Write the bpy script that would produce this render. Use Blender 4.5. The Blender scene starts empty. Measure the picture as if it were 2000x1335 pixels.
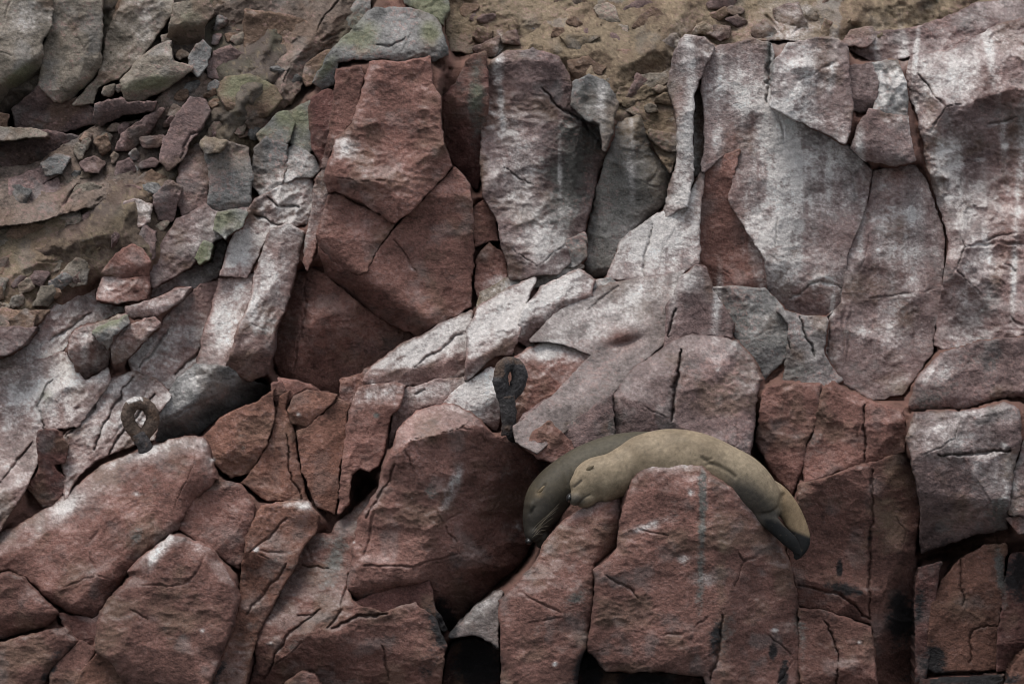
import bpy, bmesh, math
import numpy as np

# ------------------------------------------------------------------ camera, sky, sun, exposure
SC = bpy.context.scene
D = 18.0            # camera distance to the zero plane of the cliff
PPM = 340.0         # photo pixels per metre on that plane
ZC = 2.6            # camera height above the sea
cam_d = bpy.data.cameras.new('camera')
cam = bpy.data.objects.new('camera', cam_d)
SC.collection.objects.link(cam)
cam.location = (0, -D, ZC)
cam.rotation_euler = (math.radians(90), 0, 0)
cam_d.sensor_width = 36.0
cam_d.lens = 36.0 * D / (2000 / PPM)
cam_d.clip_end = 5000
SC.camera = cam
SC.cycles.filter_width = 1.0
SC.cycles.use_denoising = True

SUN_EL, SUN_AZ = 72.0, -50.0      # degrees; azimuth measured from behind the camera, negative = from the left
world = bpy.data.worlds.new('World')
SC.world = world
world.use_nodes = True
wn = world.node_tree.nodes; wl = world.node_tree.links
wn.clear()
sky = wn.new('ShaderNodeTexSky'); sky.sky_type = 'NISHITA'; sky.sun_disc = False
sky.sun_elevation = math.radians(SUN_EL); sky.sun_rotation = math.radians(180 - SUN_AZ)
sky.dust_density = 1.0; sky.air_density = 1.0; sky.ozone_density = 1.0
hs = wn.new('ShaderNodeHueSaturation'); hs.inputs['Saturation'].default_value = 0.28
bg = wn.new('ShaderNodeBackground'); bg.inputs['Strength'].default_value = 0.10
wo = wn.new('ShaderNodeOutputWorld')
wl.new(sky.outputs[0], hs.inputs['Color']); wl.new(hs.outputs[0], bg.inputs[0]); wl.new(bg.outputs[0], wo.inputs[0])
sun_d = bpy.data.lights.new('sun', 'SUN'); sun_d.energy = 1.5; sun_d.angle = math.radians(32); sun_d.color = (1.0, 0.96, 0.91)
sun = bpy.data.objects.new('sun', sun_d); SC.collection.objects.link(sun)
el, az = math.radians(SUN_EL), math.radians(SUN_AZ)
from mathutils import Vector
to_sun = Vector((math.sin(az) * math.cos(el), -math.cos(az) * math.cos(el), math.sin(el)))
sun.rotation_euler = to_sun.to_track_quat('Z', 'Y').to_euler()
sun.location = (0, -8, 14)
vs = SC.view_settings
vs.view_transform = 'Standard'; vs.look = 'None'; vs.gamma = 1.0; vs.exposure = 1.12; vs.use_curve_mapping = False

# ------------------------------------------------------------------ helpers
rng = np.random.default_rng(7)
TAB = rng.random((8, 256, 256)).astype(np.float32)

def P3(px, py, Y):
    k = (D + Y) / D / PPM
    return np.stack([(px - 1000.0) * k, np.broadcast_to(Y, np.shape(px)) * 1.0, ZC + (667.5 - py) * k], -1)

def vnoise(x, y, seed=0):
    T = TAB[seed % 8]
    xi = np.floor(x).astype(np.int64); yi = np.floor(y).astype(np.int64)
    fx = (x - xi).astype(np.float32); fy = (y - yi).astype(np.float32)
    fx = fx * fx * fx * (fx * (fx * 6 - 15) + 10); fy = fy * fy * fy * (fy * (fy * 6 - 15) + 10)
    o = seed * 37
    x0 = (xi + o) & 255; x1 = (xi + o + 1) & 255; y0 = (yi + o * 3) & 255; y1 = (yi + o * 3 + 1) & 255
    a = T[y0, x0]; b = T[y0, x1]; c = T[y1, x0]; d = T[y1, x1]
    return ((a + (b - a) * fx) * (1 - fy) + (c + (d - c) * fx) * fy) * 2 - 1

def fbm(x, y, s, octv=4, seed=0, gain=0.5):
    v = 0; a = 1.0; t = 0
    f = 1.0 / s
    for i in range(octv):
        v = v + a * vnoise(x * f + 13.7 * i, y * f - 7.3 * i, seed + i)
        t += a; a *= gain; f *= 2.03
    return v / t

def chips(x, y, s, seed, tilt=0.3, dish=0.5, off=0.12, tint=False, joint=False):
    """tilted dished facets meeting in sharp ridges; x, y in metres, s the cell size in metres; returns metres"""
    u = x / s; v = y / s
    iu = np.floor(u).astype(np.int64); iv = np.floor(v).astype(np.int64)
    best = np.full(u.shape, 1e9, np.float32)
    A, B, C_, E, F = (TAB[(seed + k) % 8] for k in range(5))
    o = (seed * 53) & 255
    tv = np.zeros(u.shape, np.float32); sec = np.full(u.shape, 1e9, np.float32)
    if s > .05: R = (-2, -1, 0, 1, 2)
    else: R = (-1, 0, 1); dish = max(dish, .75 * tilt)
    for di in R:
        for dj in R:
            ci = iu + di; cj = iv + dj
            m = (cj + o) & 255; n = (ci + 2 * o) & 255
            dx = (u - ci - A[m, n]).astype(np.float32); dy = (v - cj - B[m, n]).astype(np.float32)
            h = dish * (dx * dx + dy * dy) + (C_[m, n] * 2 - 1) * off + tilt * ((E[m, n] * 2 - 1) * dx + (F[m, n] * 2 - 1) * dy)
            if tint: tv = np.where(h < best, A[n, m] * 2 - 1, tv)
            if joint: sec = np.minimum(sec, np.maximum(best, h))
            np.minimum(best, h, out=best)
    if joint: return (best - best.mean()) * s, np.exp(-((sec - best) / joint) ** 2)
    best = (best - best.mean()) * s
    return (best, tv) if tint else best

def sdf(poly, X, Y):
    p = np.asarray(poly, float)
    d2 = np.full(X.shape, 1e18); inside = np.zeros(X.shape, bool)
    n = len(p)
    for i in range(n):
        ax, ay = p[i]; bx, by = p[(i + 1) % n]
        ex, ey = bx - ax, by - ay
        t = np.clip(((X - ax) * ex + (Y - ay) * ey) / (ex * ex + ey * ey + 1e-9), 0, 1)
        q = (X - ax - t * ex) ** 2 + (Y - ay - t * ey) ** 2
        np.minimum(d2, q, out=d2)
        c = ((ay > Y) != (by > Y)) & (X < ex * (Y - ay) / (ey if ey else 1e-9) + ax)
        inside ^= c
    d = np.sqrt(d2)
    return np.where(inside, d, -d)

def polydist(pl, X, Y):
    d2 = np.full(X.shape, 1e18); tt = np.zeros(X.shape)
    n = len(pl) - 1
    for i in range(n):
        ax, ay = pl[i]; bx, by = pl[i + 1]
        ex, ey = bx - ax, by - ay
        t = np.clip(((X - ax) * ex + (Y - ay) * ey) / (ex * ex + ey * ey + 1e-9), 0, 1)
        q = (X - ax - t * ex) ** 2 + (Y - ay - t * ey) ** 2
        m = q < d2
        d2 = np.where(m, q, d2); tt = np.where(m, (i + t) / n, tt)
    return np.sqrt(d2), tt

def sstep(a, b, x):
    t = np.clip((x - a) / (b - a), 0, 1)
    return t * t * (3 - 2 * t)

BASE_Y = np.array([-900, -300, 0, 100, 200, 300, 400, 500, 600, 700, 800, 900, 1000, 1150, 1335, 1700], float)
BASE_D = np.array([6.2, 4.3, 3.3, 2.95, 2.7, 2.5, 2.3, 2.05, 1.75, 1.4, 1.05, 0.75, 0.5, 0.22, 0.0, -0.25])
def base_depth(py):
    return np.interp(py, BASE_Y, BASE_D)

# ------------------------------------------------------------------ pigments (linear albedo)
RED = np.array([0.180, 0.091, 0.074]); DEEP = np.array([0.135, 0.064, 0.055]); PURP = np.array([0.155, 0.106, 0.100])
ORNG = np.array([0.182, 0.090, 0.066]); GREY = np.array([0.185, 0.178, 0.172]); TAN = np.array([0.235, 0.180, 0.122])
GREEN = np.array([0.150, 0.155, 0.095]); GUANO = np.array([0.545, 0.515, 0.495]); BLACK = np.array([0.010, 0.010, 0.011])
SLATE = np.array([0.098, 0.092, 0.084]); PINK = np.array([0.262, 0.165, 0.147]); BROWN = np.array([0.150, 0.098, 0.070])

# stains with a shape of their own; 'k' also paints the shade of hollows: (kind, cx, cy, rx, ry, angle deg, strength) in photo pixels
STAINS = [
 ('w', 1530, 330, 60, 240, 4, 0.95), ('w', 1450, 180, 90, 70, 0, 0.6), ('w', 1530, 500, 50, 110, 10, 0.6), ('w', 1600, 330, 80, 90, 0, 0.55),
 ('w', 1760, 480, 60, 140, 0, 0.45), ('w', 1860, 330, 50, 110, -10, 0.55), ('w', 1890, 560, 40, 120, 10, 0.4), ('w', 1620, 540, 60, 60, 0, 0.4),
 ('w', 1340, 330, 24, 190, 4, 0.8), ('w', 1290, 460, 80, 60, -30, 0.85), ('w', 1345, 110, 40, 60, 0, 0.45), ('w', 1850, 150, 90, 50, -20, 0.4),
 ('w', 560, 400, 70, 60, -30, .7), ('w', 470, 480, 60, 80, -50, .5), ('w', 520, 560, 26, 90, 25, 0.5), ('w', 440, 620, 22, 90, 20, 0.45),
 ('w', 150, 700, 170, 70, -35, 0.34), ('w', 60, 780, 100, 80, 0, 0.37), ('w', 230, 800, 110, 60, -40, 0.28), ('w', 360, 750, 60, 26, -45, 0.46),
 ('w', 150, 590, 110, 30, -38, 0.25), ('w', 300, 690, 110, 60, -40, 0.28), ('w', 180, 645, 40, 18, -30, 0.43),
 ('w', 860, 660, 120, 26, -28, 0.55), ('w', 1000, 610, 100, 35, -30, 0.75), ('w', 1080, 570, 80, 40, -30, 0.6), ('w', 930, 760, 40, 30, -40, 0.9),
 ('w', 1060, 680, 60, 14, -15, 0.5), ('w', 1345, 540, 30, 30, 0, 0.6), ('w', 1200, 600, 120, 40, -30, 0.5), ('w', 740, 765, 60, 18, -10, 0.45), ('w', 840, 765, 60, 18, -20, 0.45),
 ('w', 310, 1075, 40, 12, -55, 0.75), ('w', 330, 1050, 26, 8, 0, 0.6), ('w', 290, 880, 70, 12, -18, 0.5), ('w', 130, 990, 60, 14, -35, 0.5), ('w', 360, 865, 40, 12, 0, 0.4),
 ('w', 680, 285, 26, 18, 0, 0.7), ('w', 1010, 320, 50, 110, 0, 0.4), ('w', 1040, 480, 60, 60, 0, 0.3), ('w', 980, 560, 50, 20, -20, 0.5), ('w', 590, 985, 30, 10, 0, 0.45),
 ('w', 885, 950, 12, 40, 20, 0.6), ('w', 1350, 960, 6, 8, 0, 0.8), ('w', 1270, 1025, 40, 8, -20, 0.5), ('w', 1335, 1090, 12, 10, 0, 0.5), ('w', 1375, 1130, 26, 14, 0, 0.45),
 ('w', 1840, 720, 40, 26, -40, 0.3), ('w', 1870, 860, 80, 40, 0, 0.35), ('w', 1940, 930, 50, 50, 0, 0.4), ('w', 950, 1175, 26, 10, -40, 0.45), ('w', 1300, 905, 70, 10, 0, 0.3),
 ('w', 1480, 1000, 40, 10, 50, 0.35), ('w', 1600, 680, 60, 40, 0, 0.25), ('w', 1730, 640, 70, 50, 0, 0.35), ('w', 60, 30, 40, 30, 0, 0.4), ('w', 300, 40, 30, 50, 20, 0.3),
 ('s', 1372, 985, 9, 110, 0, .9), ('s', 1368, 1130, 10, 90, 2, .75), ('s', 1318, 960, 12, 70, 0, .4), ('s', 660, 1080, 22, 70, 15, .75), ('s', 640, 1060, 40, 18, 0, .5),
 ('s', 302, 945, 10, 28, 0, .55), ('s', 735, 810, 9, 9, 0, .8), ('s', 1510, 650, 50, 60, 0, .55), ('s', 1450, 630, 60, 60, 20, .45), ('s', 1505, 120, 14, 70, 0, .85), ('s', 1530, 90, 26, 20, 0, .5),
 ('s', 1500, 500, 10, 120, 0, .25), ('s', 1950, 990, 22, 50, 10, .6), ('s', 1955, 1120, 10, 70, -8, .75), ('s', 1230, 330, 70, 130, 0, .6), ('s', 1115, 340, 60, 150, 10, .8), ('s', 930, 190, 22, 110, 0, .7), ('s', 900, 170, 26, 30, 0, .5), ('s', 1090, 460, 40, 50, 0, .5), ('s', 1150, 200, 40, 40, 0, .5),
 ('s', 560, 1110, 60, 40, 0, .4), ('s', 1820, 770, 60, 40, -30, .5), ('s', 930, 1200, 40, 40, -40, .5), ('s', 470, 860, 14, 30, 0, .4), ('s', 1900, 700, 80, 30, -10, .45), ('s', 590, 480, 12, 70, 18, .5),
 ('s', 1470, 985, 40, 10, 45, .5), ('s', 440, 740, 40, 20, 0, .3), ('s', 580, 1260, 30, 30, 0, .3), ('s', 1563, 1230, 14, 70, -6, .5),
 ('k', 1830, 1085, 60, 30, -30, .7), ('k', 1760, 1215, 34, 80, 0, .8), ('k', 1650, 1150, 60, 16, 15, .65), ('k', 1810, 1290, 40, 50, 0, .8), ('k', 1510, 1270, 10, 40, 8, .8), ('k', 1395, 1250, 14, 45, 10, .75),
 ('k', 865, 1220, 40, 60, -15, .95), ('k', 840, 1290, 30, 50, 30, .6), ('k', 930, 1300, 60, 60, 0, 1.0), ('k', 708, 950, 22, 30, 0, .75), ('k', 1150, 1310, 40, 50, 0, .9), ('k', 1260, 1330, 70, 22, 0, .9),  # algal black, and black of the cave and hollows: shade painted in
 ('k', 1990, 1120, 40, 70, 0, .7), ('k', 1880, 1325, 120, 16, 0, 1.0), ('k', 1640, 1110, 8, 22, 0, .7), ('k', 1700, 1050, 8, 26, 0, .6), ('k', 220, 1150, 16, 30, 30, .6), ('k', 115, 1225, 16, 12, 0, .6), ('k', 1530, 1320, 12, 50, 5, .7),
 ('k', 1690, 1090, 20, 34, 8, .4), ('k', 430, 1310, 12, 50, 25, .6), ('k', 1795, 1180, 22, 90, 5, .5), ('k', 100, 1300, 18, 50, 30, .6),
 ('g', 700, 70, 60, 40, 0, .55), ('g', 840, 60, 26, 30, 0, .6), ('g', 640, 130, 14, 40, 35, .6), ('g', 840, 20, 40, 26, 0, .5), ('g', 590, 230, 24, 40, 0, .6), ('g', 930, 180, 20, 70, 0, .5), ('g', 40, 150, 50, 20, -30, .7),
 ('g', 290, 165, 50, 14, -10, .7), ('g', 480, 170, 50, 30, 0, .5), ('g', 555, 230, 20, 16, 0, .6), ('g', 440, 430, 30, 20, 0, .5), ('g', 210, 625, 50, 14, -25, .55), ('g', 400, 490, 12, 20, 20, .6), ('g', 370, 35, 30, 30, 0, .4), ('g', 160, 180, 20, 16, -40, .5),
 ('g', 1330, 350, 40, 60, 0, .15), ('g', 1020, 110, 40, 16, 0, .4), ('g', 1085, 700, 20, 30, 0, .2), ('g', 100, 690, 60, 20, -30, .3), ('g', 90, 770, 20, 26, 0, .4), ('g', 20, 250, 60, 12, 0, .3),
 ('o', 1130, 660, 30, 30, 0, .0), ('o', 1230, 250, 50, 60, 0, .7), ('o', 1290, 250, 40, 120, 0, .7), ('o', 960, 80, 60, 50, 0, .6), ('o', 1560, 50, 200, 40, 0, .6), ('o', 1825, 260, 16, 90, -8, .6),
 ('o', 700, 700, 80, 60, 0, .2), ('o', 1740, 1000, 40, 110, 10, .55), ('o', 1410, 1130, 12, 130, 0, .5), ('o', 1880, 1000, 50, 30, -20, .3), ('o', 430, 300, 80, 60, -40, .5), ('o', 1760, 770, 26, 30, -20, .5),
 ('r', 1420, 440, 40, 110, 8, .6), ('r', 1600, 570, 50, 26, 0, .6), ('r', 1660, 250, 60, 30, 10, .2), ('r', 1560, 350, 20, 30, 0, .1), ('r', 1750, 520, 50, 34, 0, .4), ('r', 1940, 170, 60, 40, 0, .4), ('r', 1970, 420, 60, 120, 0, .4),
 ('r', 970, 200, 40, 80, 0, .4), ('r', 1430, 270, 14, 24, 0, .6), ('r', 1325, 210, 10, 60, 8, .5), ('r', 1690, 300, 20, 16, 0, .3), ('r', 1750, 340, 24, 20, 0, .5), ('r', 1730, 400, 20, 40, -20, .5), ('r', 1210, 660, 30, 20, 0, .7),
]
_r = np.random.default_rng(21)
for _i in range(34):      # runs of droppings below ledges of the upper walls
    STAINS.append(('w', _r.uniform(960, 2010), _r.uniform(120, 620), _r.uniform(4, 14), _r.uniform(26, 90), _r.normal() * 5, _r.uniform(.4, .75)))
for _i in range(22):      # splashes lower down
    _s = _r.uniform(2, 6); STAINS.append(('w', _r.uniform(0, 2000), _r.uniform(520, 1330), _s * _r.uniform(.8, 2), _s, _r.uniform(-60, 60), _r.uniform(.5, .9)))
for _i in range(26):      # broad dull patches of grey weathering
    STAINS.append(('s', _r.uniform(0, 2000), _r.uniform(560, 1300), _r.uniform(20, 60), _r.uniform(10, 36), _r.uniform(-60, 30), _r.uniform(.3, .55)))
STAINS_A = {}
for s in STAINS:
    STAINS_A.setdefault(s[0], []).append(s[1:])

def stain(kind, X, Y, x0, x1, y0, y1):
    v = np.zeros(X.shape, np.float32)
    for cx, cy, rx, ry, a, st in STAINS_A.get(kind, []):
        R = 2.2 * max(rx, ry)
        if cx + R < x0 or cx - R > x1 or cy + R < y0 or cy - R > y1: continue
        c, s = math.cos(math.radians(a)), math.sin(math.radians(a))
        dx = X - cx; dy = Y - cy
        u = (dx * c + dy * s) / rx; w = (-dx * s + dy * c) / ry
        v = np.maximum(v, st * np.exp(-(u * u + w * w) * 0.9))
    return v

def mix(a, b, t):
    return a + (b - a) * np.clip(t, 0, 1)[..., None]

def pigment(X, Y, up, col, seed, w=0.0, g=0.0, mottle=1.0, upw=.4):
    """rock colour from noise and stains; up = how far a face looks up (deposits settle there)"""
    x0, x1, y0, y1 = X.min(), X.max(), Y.min(), Y.max()
    n1 = fbm(X, Y, 90, 4, seed + 1); n2 = fbm(X * 0.8 + Y * 0.3, Y, 26, 4, seed + 2); n3 = fbm(X, Y * 1.6, 7, 3, seed + 3, .7)
    c = np.broadcast_to(col, X.shape + (3,)).copy()
    n4 = fbm(X, Y * 1.2, 3.6, 2, seed + 9, .8)
    c *= (1 + 0.34 * n1 + 0.40 * n2 + 0.30 * n3 + .26 * n4)[..., None]
    c *= (1 - .24 * sstep(900, 1250, Y + 120 * n1))[..., None]          # darker towards the bottom, with a ragged upper edge
    c = mix(c, BROWN, 0.65 * sstep(.05, .55, fbm(X, Y, 70, 4, seed + 5)) * (.4 + .6 * mottle))
    c = mix(c, GREY, 0.45 * sstep(.15, .6, fbm(X, Y, 45, 4, seed + 4)) * mottle)
    R = stain('r', X, Y, x0, x1, y0, y1)
    c = mix(c, RED * (1 + .25 * n3)[..., None], 1.3 * R * sstep(-.4, .3, R + 0.5 * n2))
    O = stain('o', X, Y, x0, x1, y0, y1)
    c = mix(c, mix(np.broadcast_to(TAN, c.shape), BROWN, .5 + n1), 1.2 * O * sstep(-.5, .3, n2 + O - .3))
    S = stain('s', X, Y, x0, x1, y0, y1)
    c = mix(c, SLATE * (1 + .5 * n3)[..., None], sstep(.25, .75, S + .35 * n2 + .25 * n3))
    # crystals and pale flecks of the rock itself
    f = fbm(X, Y * 1.3, 5.5, 2, seed + 6, .8)
    c = mix(c, PINK * 1.15, 0.6 * sstep(.34, .7, f + .6 * n1 + .45 * n2) * (.35 + .65 * mottle) * (1 - .6 * sstep(900, 1250, Y)))
    c = mix(c, c * .5, .7 * sstep(.30, .6, fbm(X * .7, Y * 1.6, 6.5, 2, seed + 10, .8) - .3 * n2))
    # droppings
    G = stain('w', X, Y, x0, x1, y0, y1)
    streak = fbm(X * 1.0, Y * 0.13, 15, 3, seed + 7)
    wv = w + G + upw * np.clip(up - .3, 0, .7) + .45 * n2 * (G + w + .15) + .32 * n3 * (G + w + .3) + .75 * streak * G
    wc = GUANO * (1 + .16 * n1 + .25 * n3 + .2 * n4)[..., None]
    c = mix(c, wc, 0.24 * sstep(.06, .5, wv) + .64 * sstep(.32, .95, wv + .2 * n2 + .16 * n4))
    L = stain('g', X, Y, x0, x1, y0, y1)
    c = mix(c, GREEN * (1 + .35 * n3)[..., None], .85 * sstep(.2, .8, L + g + .5 * n2 * (L + g + .1)))
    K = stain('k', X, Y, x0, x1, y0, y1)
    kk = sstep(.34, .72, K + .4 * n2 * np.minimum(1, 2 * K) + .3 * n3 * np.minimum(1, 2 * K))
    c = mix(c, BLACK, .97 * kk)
    return np.clip(c, .004, .6), kk

# ------------------------------------------------------------------ materials
def new_mat(name):
    m = bpy.data.materials.new(name); m.use_nodes = True
    nt = m.node_tree; nt.nodes.clear()
    return m, nt, nt.nodes, nt.links

def rock_material(name, rough=0.9, bump=0.9, soil=False):
    m, nt, N, L = new_mat(name)
    out = N.new('ShaderNodeOutputMaterial'); b = N.new('ShaderNodeBsdfPrincipled')
    L.new(b.outputs[0], out.inputs[0])
    at = N.new('ShaderNodeAttribute'); at.attribute_name = 'pigment'
    wet = N.new('ShaderNodeAttribute'); wet.attribute_name = 'algae_and_shade'
    geo = N.new('ShaderNodeNewGeometry')
    n1 = N.new('ShaderNodeTexNoise'); n1.inputs['Scale'].default_value = 110; n1.inputs['Detail'].default_value = 6; n1.inputs['Roughness'].default_value = .7
    n2 = N.new('ShaderNodeTexNoise'); n2.inputs['Scale'].default_value = 38; n2.inputs['Detail'].default_value = 5; n2.inputs['Roughness'].default_value = .65
    L.new(geo.outputs['Position'], n1.inputs['Vector']); L.new(geo.outputs['Position'], n2.inputs['Vector'])
    mr = N.new('ShaderNodeMapRange'); mr.inputs[1].default_value = .28; mr.inputs[2].default_value = .72; mr.inputs[3].default_value = .68; mr.inputs[4].default_value = 1.32
    L.new(n1.outputs['Fac'], mr.inputs[0])
    mul = N.new('ShaderNodeMixRGB'); mul.blend_type = 'MULTIPLY'; mul.inputs[0].default_value = 1.0
    L.new(at.outputs['Color'], mul.inputs[1]); L.new(mr.outputs[0], mul.inputs[2])
    L.new(mul.outputs[0], b.inputs['Base Color'])
    rr = N.new('ShaderNodeMapRange'); rr.inputs[3].default_value = rough; rr.inputs[4].default_value = .5
    L.new(wet.outputs['Fac'], rr.inputs[0]); L.new(rr.outputs[0], b.inputs['Roughness'])
    b.inputs['Specular IOR Level'].default_value = .25
    add = N.new('ShaderNodeMath'); add.operation = 'MULTIPLY_ADD'; add.inputs[1].default_value = .5
    L.new(n1.outputs['Fac'], add.inputs[0]); L.new(n2.outputs['Fac'], add.inputs[2])
    bp = N.new('ShaderNodeBump'); bp.inputs['Strength'].default_value = bump; bp.inputs['Distance'].default_value = .022
    L.new(add.outputs[0], bp.inputs['Height']); L.new(bp.outputs[0], b.inputs['Normal'])
    return m
ROCK = rock_material('weathered_rock')
SOIL = rock_material('soil_and_rubble', .95, 1.0)

# ------------------------------------------------------------------ mesh building
def grid_mesh(name, P, mask, cols, kk, back=0.25):
    """quads of a grid where all four corners are in mask, closed behind"""
    H, W = mask.shape
    idx = np.full((H, W), -1, np.int64)
    q = mask[:-1, :-1] & mask[1:, :-1] & mask[:-1, 1:] & mask[1:, 1:]
    used = np.zeros_like(mask)
    used[:-1, :-1] |= q; used[1:, :-1] |= q; used[:-1, 1:] |= q; used[1:, 1:] |= q
    n = int(used.sum())
    idx[used] = np.arange(n)
    V = P[used]; C = cols[used]; K = kk[used]
    f = np.stack([idx[:-1, :-1][q], idx[1:, :-1][q], idx[1:, 1:][q], idx[:-1, 1:][q]], 1)
    if back:
        e = np.concatenate([f[:, [0, 1]], f[:, [1, 2]], f[:, [2, 3]], f[:, [3, 0]]])
        key = np.sort(e, 1); key = key[:, 0] * n + key[:, 1]
        u, inv, cnt = np.unique(key, return_inverse=True, return_counts=True)
        be = e[cnt[inv] == 1]
        bv = np.unique(be)
        mp = np.full(n, -1, np.int64); mp[bv] = n + np.arange(len(bv))
        V2 = V[bv].copy(); V2[:, 1] += back
        c0 = V.mean(0)
        V2[:, 0] = c0[0] + (V2[:, 0] - c0[0]) * .93; V2[:, 2] = c0[2] + (V2[:, 2] - c0[2]) * .93
        f2 = np.stack([be[:, 1], be[:, 0], mp[be[:, 0]], mp[be[:, 1]]], 1)
        cv = np.array([[c0[0], V2[:, 1].max() + .05, c0[2]]])
        ci = n + len(bv)
        f3 = np.stack([mp[be[:, 1]], mp[be[:, 0]], np.full(len(be), ci)], 1)
        V = np.concatenate([V, V2, cv]); C = np.concatenate([C, C[bv], C[bv][:1]]); K = np.concatenate([K, K[bv], K[bv][:1]])
        loops = np.concatenate([f.ravel(), f2.ravel(), f3.ravel()])
        starts = np.concatenate([np.arange(len(f) + len(f2)) * 4, (len(f) + len(f2)) * 4 + np.arange(len(f3)) * 3])
        tot = np.concatenate([np.full(len(f) + len(f2), 4), np.full(len(f3), 3)])
    else:
        loops = f.ravel(); starts = np.arange(len(f)) * 4; tot = np.full(len(f), 4)
    return mesh_from(name, V, loops, starts, tot, C, K)

def mesh_from(name, V, loops, starts, tot, C=None, K=None, origin=None):
    me = bpy.data.meshes.new(name)
    if origin is None:
        origin = np.array([V[:, 0].mean(), V[:, 1].mean(), V[:, 2].min()])
    V = V - origin
    me.vertices.add(len(V)); me.vertices.foreach_set('co', V.astype(np.float32).ravel())
    me.loops.add(len(loops)); me.loops.foreach_set('vertex_index', loops.astype(np.int32))
    me.polygons.add(len(starts)); me.polygons.foreach_set('loop_start', starts.astype(np.int32)); me.polygons.foreach_set('loop_total', tot.astype(np.int32))
    me.update(calc_edges=True)
    me.polygons.foreach_set('use_smooth', np.ones(len(starts), bool))
    if C is not None:
        a = me.attributes.new('pigment', 'FLOAT_COLOR', 'POINT')
        a.data.foreach_set('color', np.concatenate([C, np.ones((len(C), 1))], 1).astype(np.float32).ravel())
    if K is not None:
        a = me.attributes.new('algae_and_shade', 'FLOAT', 'POINT'); a.data.foreach_set('value', K.astype(np.float32))
    me.validate()
    return me, origin

def link(name, me, origin, mat, parent=None, label=None, cat=None, group=None, kind=None):
    o = bpy.data.objects.new(name, me); SC.collection.objects.link(o)
    o.location = origin
    if mat: me.materials.append(mat)
    if parent is not None:
        o.parent = parent
        o.location = Vector(origin) - parent.location
    if label: o['label'] = label
    if cat: o['category'] = cat
    if group: o['group'] = group
    if kind: o['kind'] = kind
    return o

# ------------------------------------------------------------------ the cliff (its surface is filled in once the rocks stand)
cliff = bpy.data.objects.new('cliff', bpy.data.meshes.new('cliff')); SC.collection.objects.link(cliff)
cliff['kind'] = 'structure'
RS = 4.0; RX0, RY0 = -100.0, -100.0
RAST = np.full((400, 580), 1e9)

# sea below the frame
bm = bmesh.new(); bmesh.ops.create_grid(bm, x_segments=1, y_segments=1, size=1)
for v in bm.verts: v.co = (v.co.x * 1500, (v.co.y - 1) * 1500 + 3.0, 0.0)
me = bpy.data.meshes.new('sea'); bm.to_mesh(me); bm.free()
m, nt, N, L = new_mat('sea_water')
out = N.new('ShaderNodeOutputMaterial'); b = N.new('ShaderNodeBsdfPrincipled'); L.new(b.outputs[0], out.inputs[0])
b.inputs['Base Color'].default_value = (.02, .035, .04, 1); b.inputs['Roughness'].default_value = .15
nz = N.new('ShaderNodeTexNoise'); nz.inputs['Scale'].default_value = 600; bp = N.new('ShaderNodeBump'); bp.inputs['Strength'].default_value = .4
L.new(nz.outputs[0], bp.inputs['Height']); L.new(bp.outputs[0], b.inputs['Normal'])
link('sea', me, (0, 0, 0), m, kind='structure')

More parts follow.
